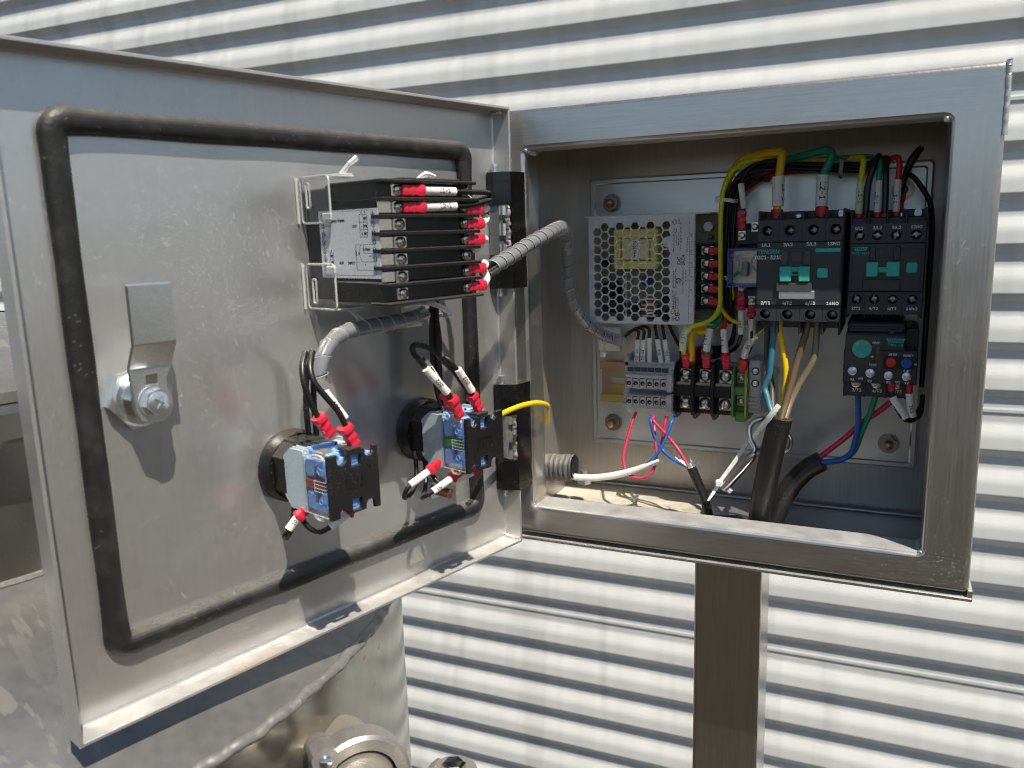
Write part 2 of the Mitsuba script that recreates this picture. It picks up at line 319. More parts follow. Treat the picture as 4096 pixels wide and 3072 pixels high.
scene['spiral_film'] = {'type': 'blendbsdf', 'weight': .44, 'a': {'type': 'thindielectric', 'int_ior': 1.5}, 'b': {'type': 'twosided', 'bsdf': {'type': 'roughplastic', 'diffuse_reflectance': col((.44, .47, .50)), 'alpha': .10}}}
scene['clear_edge'] = {'type': 'blendbsdf', 'weight': .55, 'a': {'type': 'thindielectric', 'int_ior': 1.5}, 'b': {'type': 'twosided', 'bsdf': {'type': 'roughplastic', 'diffuse_reflectance': col((.72, .73, .71)), 'alpha': .1}}}
def ground_col(p, n, uv): return mix((.040, .035, .028), (.065, .056, .044), fbm(p.x * 3, p.y * 3, 1.0, 4)) * (.85 + .3 * noise(p.x * 160, p.y * 160))
bsdf('ground_dirt', {'type': 'diffuse', 'reflectance': proc(ground_col)})

# ------------------------------------------------------------------ ground and corrugated wall
put('ground', (trimesh.Trimesh([[-30000, -30000, -1150], [30000, -30000, -1150], [30000, 30000, -1150], [-30000, 30000, -1150]], [[0, 1, 2], [0, 2, 3]], process=False)), 'ground_dirt', smooth=False)
labels['ground'] = {'label': 'dry grey brown ground below the equipment', 'kind': 'structure'}
wall = thing('corrugated_wall', 'pale grey corrugated metal wall with horizontal ribs behind the open control box', 'wall')
A_ = math.radians(1.5); WU, WN = np.array([math.cos(A_), math.sin(A_), 0]), np.array([math.sin(A_), -math.cos(A_), 0]); WO = np.array([240., 944., 0.])
def bend(P, r):
    """the broken line P with its inner corners rounded over r mm"""
    P = np.asarray(P, float); out = [P[0]]
    for a, c, e, rr in zip(P[:-2], P[1:-1], P[2:], r):
        u, w = c - a, e - c; q = min(rr, .45 * np.linalg.norm(u), .45 * np.linalg.norm(w)); u, w = u / np.linalg.norm(u), w / np.linalg.norm(w)
        for t in np.linspace(0, 1, 5): out.append((c - u * q) * (1 - t) ** 2 + 2 * c * t * (1 - t) + (c + w * q) * t * t)
    return np.array(out + [P[-1]])
def sheet(z, long):
    """one sheet: (height, towards the viewer), from the lap over the sheet below up through six ribs"""
    P, r = [(z - 8, .8), (z - 8, 2.4), (z - 3, 2.4), (z, 1.2)], [.2, .3, 1]
    for k in range(6):
        c = z + 30 + 76 * k                                     # lower edge of the rib's face
        P += [(c - 14.0, -.2 if k else .4), (c, 11.4), (c + 23, 9.4), (c + 42, 0)]; r += [3.0, 2.2, 7.0, 4.0]
    P += [(z + 466, -.2), (z + 474, -.2)]; r += [1]
    P = bend(P, r); v = []
    for s_ in np.concatenate([np.linspace(-14000, -2600, 17), np.linspace(-2550, 1550, 63), np.linspace(1600, long, 17)]):
        wv = 2.2 * (meshkit.fbm(np.stack([np.full(len(P), s_ / 420), P[:, 0] / 300, 0 * P[:, 0]], 1), 3) - .5)
        v.append(WO + WU * s_ + np.outer(P[:, 0] + .8 * wv, [0, 0, 1]) + np.outer(P[:, 1] - 5 + wv, WN))
    n = len(P); v = np.vstack(v); i, j = np.meshgrid(np.arange(96), np.arange(n - 1), indexing='ij')
    q = np.stack([i * n + j, (i + 1) * n + j, (i + 1) * n + j + 1, i * n + j + 1], -1).reshape(-1, 4)
    return trimesh.Trimesh(v, np.vstack([q[:, [0, 1, 2]], q[:, [0, 2, 3]]]), process=False)
SHEET = 478.0
for k in range(-2, 4): part(wall, 'sheet', sheet(-80.0 + k * SHEET, 4200), 'painted_sheet', smooth=50)

# ------------------------------------------------------------------ tank under the door
tank = thing('tank', 'dusty stainless steel tank with sloping lid and welded rim below the open door', 'tank')
TC = np.array([-388.0, -206.0, 0.0]); ZA = [0, 0, 1]
def wob(mesh, a, f, seed=0): v = mesh.vertices; mesh.vertices = v + a * (np.stack([meshkit.noise(v / f, seed + k) for k in range(3)], 1) - .5); return mesh
part(tank, 'wall', lathe([(352, -1120), (352, -700), (352, -400), (352, -200), (352, -60), (351, -32)], TC, ZA, 160), 'tank_steel')
part(tank, 'lid', lathe([(352, -30), (350, -27.5), (320, -16), (280, -1.5), (240, 13), (192, 31)], TC, ZA, 160), 'tank_lid_steel')
an = np.linspace(0, 2 * np.pi, 1600); P = np.stack([TC[0] + 352.5 * np.cos(an), TC[1] + 352.5 * np.sin(an), -29 + 0 * an], 1)
part(tank, 'weld_bead', wob(tube(P + 1.2 * np.stack([np.cos(an * 160), np.sin(an * 160), np.sin(an * 95)], 1) * .3, 3.2 + .16 * np.sin(an * 300), 12, caps=False, smooth=False), 1.6, 14), 'weld_dull')
part(tank, 'neck', lathe([(193, 28), (192, 60), (192, 116)], TC, ZA, 120), 'tank_steel')
P = np.stack([TC[0] + 193 * np.cos(an), TC[1] + 193 * np.sin(an), 31 + 0 * an], 1)
part(tank, 'neck_weld', wob(tube(P, 2.4 + .06 * np.sin(an * 260), 8, caps=False, smooth=False), 1.6, 16), 'weld_dull')
part(tank, 'neck_flange', lathe([(190, 115), (213, 115), (216, 118), (216, 132), (213, 135), (190, 136)], TC, ZA, 120), 'tank_steel', smooth=30)
part(tank, 'cover', lathe([(206, 136), (206, 142), (200, 148), (120, 168), (0, 176)], TC, ZA, 120), 'tank_lid_steel', smooth=30)
clamp = thing('pipe_clamp', 'polished hinged pipe clamp on the tank outlet at the bottom edge', 'clamp')
CC = np.array([-7.0, -196.0, -75.0]); AX = unit([.75, -.6, .1])
def arc(c, ax, r, a0, a1, n):
    up = np.array([0, 0, 1.0]); s = unit(np.cross(up, ax)); q = np.radians(np.linspace(a0, a1, n)); return np.asarray(c) + r * (np.cos(q)[:, None] * s + np.sin(q)[:, None] * up)
def band(c, ax, r0, r1, hw, a0, a1, n=30):
    prof = [(r0, -hw), (r1 - 2, -hw), (r1, -hw + 2), (r1, hw - 2), (r1 - 2, hw), (r0, hw)]; up = np.array([0, 0, 1.0]); s = unit(np.cross(up, ax)); R = []
    for q in np.radians(np.linspace(a0, a1, n)): R.append([np.asarray(c) + r * (math.cos(q) * s + math.sin(q) * up) + h * ax for r, h in prof])
    return rings(R)
part(clamp, 'jaw', band(CC, AX, 21, 29, 9, -50, 122), 'cast_steel', smooth=30)
part(clamp, 'jaw', band(CC, AX, 21, 27, 9, 152, 300), 'cast_steel', smooth=30)
hp = arc(CC, AX, 28.4, 129, 129, 1)[0]
part(clamp, 'hinge_knuckle', cat([cyl(hp - 9.5 * AX, hp - 5 * AX, 7.2, 28), cyl(hp + 5 * AX, hp + 9.5 * AX, 7.2, 28)]), 'cast_steel', smooth=30)
part(clamp, 'swing_link', cat([cyl(hp - 4.6 * AX, hp + 4.6 * AX, 7, 24), turn(bx(-7, 7, -30, 0, -4.6, 4.6, 1.5), np.stack([unit(np.cross(AX, [0, 0, 1])) , [0, 0, 1], AX], 1)).apply_translation(hp)]), 'cast_steel', smooth=30)
part(clamp, 'pivot_pin', lathe([(0, 12.5), (2.2, 12.2), (3.4, 11.2), (3.4, -11), (0, -11)], hp, AX, 20), 'chrome')
pipe = thing('outlet_pipe', 'short dusty outlet pipe leaving the tank through the clamp', 'pipe')
put(pipe, lathe([(0, -40), (19, -40), (19, -10), (20.8, -3), (20.8, 3), (18, 12), (17, 30), (17, 60), (0, 60)], CC, AX, 48), 'brass_dust', smooth=30)
valve = thing('outlet_valve', 'valve stem nut with washer beside the pipe clamp at the bottom edge', 'valve')
VC = np.array([47.0, -182.0, -62.0])
part(valve, 'body', cat([bx(22, 70, -200, -160, -125, -74, 4), cyl(VC + [0, 0, -16], VC + [0, 0, -7], 13, 32)]), 'cast_steel', smooth=30)
part(valve, 'washer', lathe([(0, -8), (12.5, -8), (12.5, -2), (11, -.5), (0, -.5)], VC, ZA, 32), 'brass_dust', smooth=30)
part(valve, 'nut', lathe([(0, -1), (6.6, -1), (6.6, 2.2), (5.2, 3.2), (0, 3.4)], VC, ZA, 6), 'chrome', smooth=20)

# ------------------------------------------------------------------ enclosure (control box)
box_ = thing('control_box', 'open stainless steel electrical control box on a square post', 'electrical cabinet')
W, H, DP = 298.0, 300.0, 127.0
def bl(x0, x1, z0_, z1, y, r=2.5): return rect_loop(x0, x1, z0_, z1, -y, r)
L0 = [bl(18 - q, 271 + q, 22 - q, 273 + q, y, 2.5 + q) for q, y in ((4.5, 30), (3.2, 29), (1.6, 26.6), (.7, 23), (.2, 18), (0, 12), (0, 6), (.3, 3.4), (.9, 1.7), (1.9, .5), (3.2, 0))]
# outward bend of the return lip: the opening edge is rounded
L1 = [bl(14.8, 274.2, 18.8, 276.2, 0, 5.7), bl(8, 290, 9, 291, 0, 3.5), bl(3, W - 3, 3, H - 3, 0, 2.5)]
part(box_, 'opening_lip', rings(L0, cap=False), 'steel_face', FB, label='dusty rounded return lip round the opening')
part(box_, 'front_frame', rings(L1, cap=False), 'steel_face', FB)
L2 = [bl(3 - q, W - 3 + q, 3 - q, H - 3 + q, y, 2.5) for q, y in ((0, 0), (1.15, .23), (2.1, .88), (2.77, 1.85), (3, 3), (3, 40), (3, 80), (3, DP))]
part(box_, 'shell', rings(L2, cap=False), 'steel_shell', FB, smooth=30)
part(box_, 'back_wall', bx(1.6, W - 1.6, DP - 1.6, DP, 1.6, H - 1.6), 'steel_inner', smooth=False)
part(box_, 'inner_wall', rings([bl(2, W - 2, 2.6, H - 2, y, 1.5) for y in (2, 60, DP - 1.7)], cap=False), 'steel_inner', FB, smooth=30)
part(box_, 'bottom_flange', cat([bx(-1, 300, -.2, 125, -5.2, -2.8, .5), bx(297.2, 300, .4, 120, -3.5, 2, .5)]), 'steel_shell', smooth=30, label='lower flange plate below a dark gap')
zz = np.linspace(300.5, 262, 60)
part(box_, 'corner_weld', wob(cat([tube(np.stack([297.6 + 0 * zz, .4 + 0 * zz, zz], 1), 1.4 + .2 * np.sin(zz * 4) * np.linspace(1, .1, 60), 10, smooth=False), trimesh.creation.icosphere(3, 1.7).apply_translation([297.4, 1.2, 299.2])]), .5, 3), 'weld', label='bright weld bead at the top right corner')
ww = lambda x, z: wob(cat([trimesh.creation.icosphere(2, 1.9).apply_translation([x + i * 1.3, 2.5 + 2 * i, z - i * .6]) for i in range(4)]), 1.2, 1.5)
for x, z in ((17.4, 273.2), (270, 273), (17, 21.4), (271, 21)): part(box_, 'corner_weld', ww(x, z), 'weld')
door = box_ + '__door'; used.add(door)
Wd, Hd, FL, t = 306.5, 301.6, 14.3, 1.8
def dl(i, w, r=1.0): return rect_loop(-Wd + i, -i, i, Hd - i, w, r)
put(door, bx(-Wd + 3, -3, 3, Hd - 3, -1.8, 0), 'steel_door', FD, smooth=False)
labels[door] = {'label': 'open door panel seen from inside, dusty and water stained'}
part(box_ + '__door', 'flange', rings([dl(3.4, .001), dl(2.6, .25), dl(2.05, .7), dl(t, 1.6), dl(t, FL - .3), dl(t - .3, FL), dl(.3, FL), dl(0, FL - .3), dl(0, .9, 1), dl(.7, -.8, 1), dl(2.4, -1.7, 1), dl(3.2, -1.8, 1)], cap=False), 'steel_rim', FD, smooth=35)
part(box_ + '__door', 'corner_weld', wob(cat([trimesh.creation.icosphere(2, 1.5).apply_translation([-3.0, 2.8, q]) for q in (1, 3.5, 6, 9, 12)] + [trimesh.creation.icosphere(2, 1.6).apply_translation([-3 - 0 * q, Hd - 3, q]) for q in (2, 5, 8)]), 1, 1.5), 'weld', FD)
# gasket: rubber tube, round corners
G = []
def gl(): 
    x0, x1, y0, y1, r = -280.0, -33.0, 34.0, 273.0, 6.5; P = []
    for cx, cy, s in ((x1 - r, y0 + r, -90), (x1 - r, y1 - r, 0), (x0 + r, y1 - r, 90), (x0 + r, y0 + r, 180)):
        for q in np.radians(np.linspace(s, s + 90, 9)): P.append([cx + r * math.cos(q), cy + r * math.sin(q), 3.8])
    P = np.array(P); out = []
    for a, b in zip(P, np.roll(P, -1, 0)):
        n = max(1, int(np.linalg.norm(b - a) / 8)); out += [a + (b - a) * k / n for k in range(n)]
    return np.array(out + [P[0]])
gp = gl(); gp[:, 2] = 3.2; gw = 1 + .03 * np.sin(np.arange(len(gp)) * .7) + .03 * (meshkit.noise(gp / 14) - .5)
cor = np.array([[-280, 34], [-33, 34], [-33, 273], [-280, 273]], float); dc = np.min(np.linalg.norm(gp[:, None, :2] - cor[None], axis=2), axis=1); gw = gw + .13 * np.exp(-(dc / 9) ** 2)
def flat_(m): v = m.vertices.copy(); v[:, 2] = 2.2 + (v[:, 2] - 3.2) * .74; m.vertices = v; return m
part(box_ + '__door', 'gasket', flat_(tube(gp, 5.6 * gw, 24, caps=False, smooth=False)), 'rubber', FD, smooth=True, label='black foam rubber gasket dusted pale along its top')
D_ = box_ + '__door'
hexa = lambda r, rot=0: Polygon([(r * math.cos(math.radians(a + rot)), r * math.sin(math.radians(a + rot))) for a in range(0, 360, 60)])
LX, LY = -257.0, 150.5
part(D_, 'latch_nut', cat([extr(affinity.translate(hexa(15.2, 8), LX, LY), 0.2, 5.8), lathe([(0, 5.7), (13.4, 5.7), (12.2, 6.9), (0, 6.9)], [LX, LY, 0], ZA, 32)]), 'zinc', FD, smooth=30)
part(D_, 'latch_barrel', lathe([(0, 6)] + [(9.6 if k % 2 else 8.9, 6 + k * .6) for k in range(15)] + [(8.6, 15.4), (0, 15.4)], [LX, LY, 0], ZA, 36), 'chrome', FD)
hole = sbox(LX - 3, LY + 7.5, LX + 2.4, LY + 12.4)
cam = extr(Polygon([(LX + q[0], LY + q[1]) for q in ((-8.6, -3), (-7, -7.5), (-3, -9.8), (3, -9.8), (6.6, -7.4), (8.4, -3), (8.2, 1.5), (6.2, 6), (6.6, 10), (9.6, 16), (-9.6, 16))]).difference(hole), 15.6, 18.4)
def slab(y, w): return [[LX - 9.6, LY + y, w], [LX + 9.6, LY + y, w], [LX + 9.6, LY + y, w + 2.8], [LX - 9.6, LY + y, w + 2.8]]
def slab2(y, w, i): return [[LX - 9.6 + i, LY + y, w + i * .5], [LX + 9.6 - i, LY + y, w + i * .5], [LX + 9.6 - i, LY + y, w + 2.8 - i * .5], [LX - 9.6 + i, LY + y, w + 2.8 - i * .5]]
part(D_, 'latch_cam', cat([cam, rings([slab(15.8, 15.6), slab(26.5, 22.6), slab(27.6, 23.0), slab(52.6, 23.4), slab2(53.4, 23.4, .8)])]), 'zinc', FD, smooth=25, label='bright zinc plated cam arm of the lock')
part(D_, 'latch_cam_slot', extr(hole.buffer(-.02), 15.7, 17.4), 'nickel', FD, smooth=False)
part(D_, 'latch_bolt', cat([cyl([LX, LY, 18.4], [LX, LY, 19.3], 7.6, 32), extr(affinity.translate(hexa(6.2, 14), LX, LY), 19.3, 22.4), screw(LX, LY, 22.3, 4.7, hs=.5)]), 'zinc', FD, smooth=30)
part(D_, 'earth_stud', cat([lathe([(0, 0)] + [(3.1 if k % 2 else 2.7, k * .6) for k in range(28)] + [(2.4, 17), (0, 17.4)], [0, 0, 0], ZA, 20).apply_translation([-74, 57, 2])]), 'copper', FD, smooth=True, label='copper coloured threaded earth stud')
part(D_, 'earth_nut', extr(affinity.translate(hexa(6.2), -74, 57), .3, 4.5), 'zinc', FD, smooth=30)

part(box_, 'floor_seam', wob(tube(np.stack([np.linspace(6, 292, 60), np.full(60, 121.0), np.full(60, 4.0)], 1), 1.3, 8, smooth=False), 1.0, 4), 'steel_inner')

# ------------------------------------------------------------------ hinges
def hinge(z0_, z1, zr0, zr1):
    h = numbered(box_ + '__hinge')
    foot = Polygon([(-1.0, 12.0), (-2.4, 17.5), (-1.6, 19.6), (3.5, 20.6), (14.4, 17.0), (17.4, 3.2), (17.4, .4), (6, .4), (6, 12)])    # plan: x, towards the viewer
    back = Polygon([(13.4, 16.6), (14.6, 16.4), (17.4, 3.2), (17.4, .4), (12, .4), (13.4, 13)])
    def up(poly, a, b): m = extr(poly, a, b); v = m.vertices; m.vertices = np.stack([v[:, 0], -v[:, 1], v[:, 2]], 1); m.invert(); return m
    put(h, cat([up(foot, zr1, z1), up(foot, z0_, zr0), up(back, zr0, zr1)]), 'black_zinc', smooth=28)
    labels[h] = {'label': f'{"upper" if z0_ > 140 else "lower"} black hinge block with bright steel knuckles'}
    zc = (zr0 + zr1) / 2; st_ = (zr1 - zr0) / 6.2
    kn = [cyl([8.0, -16.4, zr0 + st_ * a], [8.0, -16.4, zr0 + st_ * b], 2.9, 22) for a, b in ((.2, 1.5), (2.5, 3.9), (4.9, 6.0))]
    part(h, 'knuckle', cat(kn + [up(Polygon([(-1.6, 18.2), (7.6, 17.6), (8.0, 14), (-.4, 13)]), zr0 + .2 * st_, zr1 - .3 * st_)]), 'zinc', smooth=30)
    wz = np.linspace(zr0 + .5, zr1 - .5, 40); part(h, 'weld_bead', wob(tube(np.stack([11.6 + .5 * np.sin(wz * .9), -16.2 + 0 * wz, wz], 1), 1.5 + .55 * np.sin(wz * 1.1) ** 2, 10, smooth=False), 1.4, 2.2), 'weld_dull')
    part(h, 'pin', cat([cyl([2.4, -15.6, z1], [2.4, -15.6, z1 + 4.4], 1.5, 16), cyl([2.4, -15.6, z1 + 3.4], [2.4, -15.6, z1 + 5.6], 2.6, 18)]), 'zinc', smooth=30)
    part(h, 'pin', cat([cyl([3.6, -15.6, z0_ - 4.4], [3.6, -15.6, z0_], 1.5, 16), cyl([3.6, -15.6, z0_ - 5.4], [3.6, -15.6, z0_ - 2.8], 2.4, 18)]), 'zinc', smooth=30)
    for q in ((z1 - 6.2, z1 - 5.4), (z0_ + 5.2, z0_ + 6)): part(h, 'groove', up(foot.buffer(.25), *q), 'black_clean', smooth=28)
hinge(181.4, 258.5, 203, 237.6)
hinge(38.2, 114.8, 60.1, 93.3)

# ------------------------------------------------------------------ post
post = thing('square_post', 'brown reflecting square steel post under the control box', 'post')
put(post, rings([rect_loop(122.4, 171.8, 60, 110, z, 3.5, 4) for z in (-5.3, -100, -300, -1148)], cap=True), 'steel_post', smooth=30)

pw = np.array([[122, -60], [171.8, -60], [171.8, -110], [122, -110], [122, -60]], float); pp_ = np.vstack([np.linspace(a, b, 24, endpoint=False) for a, b in zip(pw[:-1], pw[1:])] + [pw[:1]])
part(post, 'weld_bead', wob(tube(np.stack([pp_[:, 0], -pp_[:, 1], np.full(len(pp_), -6.6)], 1), 1.5, 8, smooth=False), 1.2, 2.5), 'weld_dull')

# ------------------------------------------------------------------ mounting plate and rail
plate = thing('mounting_plate', 'zinc plated steel mounting plate inside the control box', 'plate')
PY = 119.0
put(plate, rings([rect_loop(22, 270, 40, 259, -PY - 4, 2), rect_loop(22, 270, 40, 259, -PY - .8, 2), rect_loop(22.8, 269.2, 40.8, 258.2, -PY, 2)]), 'zinc_plate', FB, smooth=30)
part(plate, 'folded_edge', rings([rect_loop(22.6, 269.4, 40.6, 258.4, -PY + .01, 2), rect_loop(23.4, 268.6, 41.4, 257.6, -PY + 1.0, 2), rect_loop(26, 266, 44, 255, -PY + 1.0, 2), rect_loop(27, 265, 45, 254, -PY + .05, 2)], cap=False), 'zinc_plate', FB, smooth=30)
for x, z in ((41, 239.2), (40.9, 59), (251.3, 58.3), (251.3, 239.5)):
    part(plate, 'stud', lathe([(0, 0), (3.1, 0)] + [(3.1 if k % 2 else 2.8, k * .7) for k in range(14)] + [(2.6, 10.4), (0, 10.6)], [x, z, -PY], ZA, 20), 'copper', FB, smooth=True)
    part(plate, 'nut', cat([cyl([x, z, -PY], [x, z, -PY + 1], 7.4, 28), extr(affinity.translate(hexa(6.2, 20), x, z), -PY + 1, -PY + 5.5)]), 'screw_steel', FB, smooth=30)
rail = thing('mounting_rail', 'slotted yellow zinc mounting rail behind the row of terminals', 'rail')
rp = [(0, 77.7), (0, 84), (5.6, 84), (5.6, 105.5), (0, 105.5)]
rs = sbox(31.6, 83.5, 172, 106).difference(affinity.translate(rrect(0, 15, 0, 5.5, 2.7), 38, 92))
put(rail, cat([extr(rs, -PY + 1.0, -PY + 2.0), bx(31.6, 172, 83, 84, -PY + 1.0, -PY + 7), bx(31.6, 172, 105.3, 106.3, -PY + 1.0, -PY + 7), bx(31.6, 172, 77.7, 84, -PY + 6, -PY + 7), bx(31.6, 172, 105.3, 111.7, -PY + 6, -PY + 7)]), 'yellow_zinc', FB, smooth=20)

# ------------------------------------------------------------------ power supply
ps = thing('power_supply', 'silver perforated metal power supply with printed side label', 'power supply')
front = sbox(30.2, 146.4, 113, 228); hexs = []
for k in range(10):
    x = 37.2 + 6.05 * k; zz0 = 216.9 if k % 2 == 0 else 220.4
    for j in range(11):
        z = zz0 - 6.97 * j
        if z > 149: hexs.append(affinity.translate(hexa(3.46), x, z))
from shapely.ops import unary_union
front = front.difference(unary_union(hexs).intersection(sbox(32, 147.6, 95, 226)))
part(ps, 'cover', cat([extr(front, -93, -92), bx(30.2, 31.2, 146.4, 228, -118, -93), bx(112, 113, 146.4, 228, -97, -93), bx(30.2, 113, 146.4, 147.4, -118, -93)]), 'psu_metal', FB, smooth=False, label='cover pierced with hexagon holes')
part(ps, 'base', cat([bx(27.2, 124.5, 228.1, 229.1, -118, -91, .3), bx(30, 127, 145.2, 146.2, -118, -96), bx(30, 127, 146, 228, -118.8, -117.5)]), 'psu_metal', FB, smooth=False)
part(ps, 'circuit_board', bx(32, 127, 147, 227.5, -117, -115.5), 'pcb', FB, smooth=False)
part(ps, 'transformer', cat([bx(48.5, 83.5, 211.5, 218.5, -115, -97.5, .8), bx(48.5, 83.5, 187.8, 194, -115, -97.5, .8), bx(48.5, 53.5, 194, 211.5, -115, -97.5, .8), bx(78, 83.5, 194, 211.5, -115, -97.5, .8)]), 'yellow_tape', FB, smooth=False)
part(ps, 'transformer_core', bx(54.5, 76.5, 194.5, 211, -115, -98.5, 1.5), 'cream', FB, smooth=False)
part(ps, 'transformer_tag', cat([bx(63.5, 68, 196, 211.5, -98.4, -98.1)]), 'sleeve_white', FB, smooth=False)
part(ps, 'transformer_print', text('T2166L244-4', 2.0, 65.6, 203.5, -98.08, rot=-90), 'black_print', FB, smooth=False)
for x, z, r, h in ((44, 172, 6, 18), (52, 160, 6.5, 20), (42, 157, 4, 15), (62, 156, 4.5, 14), (91, 208, 4.6, 16), (91, 165, 4.5, 16), (39, 192, 2.6, 17), (104, 190, 4.5, 10), (91, 153, 3.5, 12)):
    part(ps, 'capacitor', lathe([(0, 0), (r, 0), (r, h - .6), (r - .6, h), (0, h)], [x, z, -115.5], ZA, 20), 'black_clean' if x != 91 or z != 208 else 'zinc', FB, smooth=30)
part(ps, 'blue_capacitor', lathe([(0, 0), (2, 0), (3.8, 3), (3.8, 9), (2, 12), (0, 12.5)], [72, 178, -115.5], ZA, 20), 'button_blue', FB)
coil = lathe([(0, 0), (3.2, 0)] + [(5.0 + .5 * (k % 2), 1 + k * .6) for k in range(18)] + [(3, 12), (0, 12)], [76, 152, -103], [0, 1, 0], 24)
part(ps, 'choke_coil', coil, 'copper', FB)
part(ps, 'choke_bobbin', cat([lathe([(0, q), (6.6, q), (6.6, q + 1), (0, q + 1)], [76, 152, -103], [0, 1, 0], 28) for q in (-1.2, 3.6, 7.4, 12)]), 'cable_white', FB, smooth=30)
part(ps, 'heat_sink', bx(57, 59, 150, 184, -115, -99, .3), 'zinc', FB, smooth=False)
part(ps, 'label_plate', bx(95.6, 112.2, 147.8, 226, -92, -91.85), 'label_grey', FB, smooth=False)
def vt(s, x, z, h, bold=True, sx=1.0): return text(s, h, x, z, -91.83, 'l', 90, bold, sx)
tx = [vt('LRS-50-24', 97.2, 148.4, 1.5), vt('INPUT: 100-240VAC~ 1.2A', 99.4, 152.5, 1.0), vt('OUTPUT: 24V 2.2A', 101.2, 153.8, 1.0), vt('IEC 60950-1:2005', 97.4, 173.5, 1.0), vt('IS 13252(Part1):2010', 99.1, 173.5, 1.0), vt('R-41177903 www.bis.gov.in', 104.6, 169, 1.05),
      vt('EAC', 101.6, 191.0, 2.6, True, .8), vt('UKCA', 104.8, 190.4, 2.6, True, .8), vt('Ta: -30~+70C', 106.6, 178, .9), vt('www.meanwell.com', 107.6, 200, .9), vt('Power supply for component use', 102.8, 203, .9), vt('Manufacturer: Enterprises Co. Ltd.', 97.4, 200, .85), vt('Product made in China', 99.3, 205, .85), vt('Caution: for use by', 101.0, 204.5, .85), vt('CE', 100.6, 148.5, 3.4, True)]
tx += [ringtext(98.2, 222.6, 1.7, .35, -91.83), line([(96.9, 222.6), (99.5, 222.6)], .3, -91.83), line([(101.2, 221), (101.2, 224.4)], .3, -91.83), line([(102, 221), (102, 224.4)], .3, -91.83), ringtext(101.4, 179.0, 2.1, .5, -91.83), text('10', 1.9, 101.4, 179.0, -91.83, rot=90)]
for q in range(6): tx.append(line([(97 + .5 * q, 158), (97 + .5 * q, 172 - q)], .18, -91.83))
tx += [line([(109.4, 148), (109.4, 225.8)], .2, -91.83)] + [line([(109.4, z), (112.2, z)], .2, -91.83) for z in (208, 198.6, 189, 179.6, 170, 160.5)]
for s, z in (('+V', 200.8), ('-V', 191.2), ('+', 181.7), ('N', 172.2), ('L', 162.7), ('~AC', 212)): tx.append(text(s, 1.5, 110.9, z, -91.83, rot=90))
part(ps, 'label_print', cat(tx), 'black_print', FB, smooth=False)
part(ps, 'logo_panel', bx(96.0, 99.2, 148.2 + 5.2, 157.6, -91.84, -91.78), 'red_print', FB, smooth=False)
part(ps, 'logo_print', text('MW', 2.2, 97.6, 155.5, -91.76, rot=90, bold=True, sx=.8), 'white_print', FB, smooth=False)
tb = [bx(112.4, 126.8, 156.2, 206.4, -117, -108, .5)] + [bx(112.4, 125.6, z - .8, z + .8, -108, -99, .3) for z in (206, 196.1, 186.5, 177, 167.4, 157)] + [bx(112.4, 114, 156.2, 206.4, -108, -102, .3)]
part(ps, 'terminal_strip', cat(tb), 'black_clean', FB, smooth=False)
for z in (200.9, 191.2, 181.7, 172.2, 162.7):
    part(ps, 'clamp_plate', bx(115, 124.5, z - 3.4, z + 3.4, -107.9, -106.9, .3), 'nickel', FB, smooth=False)
    part(ps, 'screw', screw(119.7, z, -104.8, 3.3), 'nickel', FB)
part(ps, 'adjuster', cat([cyl([119.6, 218.5, -115], [119.6, 218.5, -108], 3.5, 24), bx(117.3, 121.9, 218.1, 218.9, -108.1, -107.7)]), 'label_grey', FB, smooth=30)
part(ps, 'status_lamp', lathe([(0, 0), (1.9, 0), (1.9, 4), (1.2, 5.4), (0, 5.8)], [121, 210.7, -115], ZA, 16), 'indicator_green', FB)

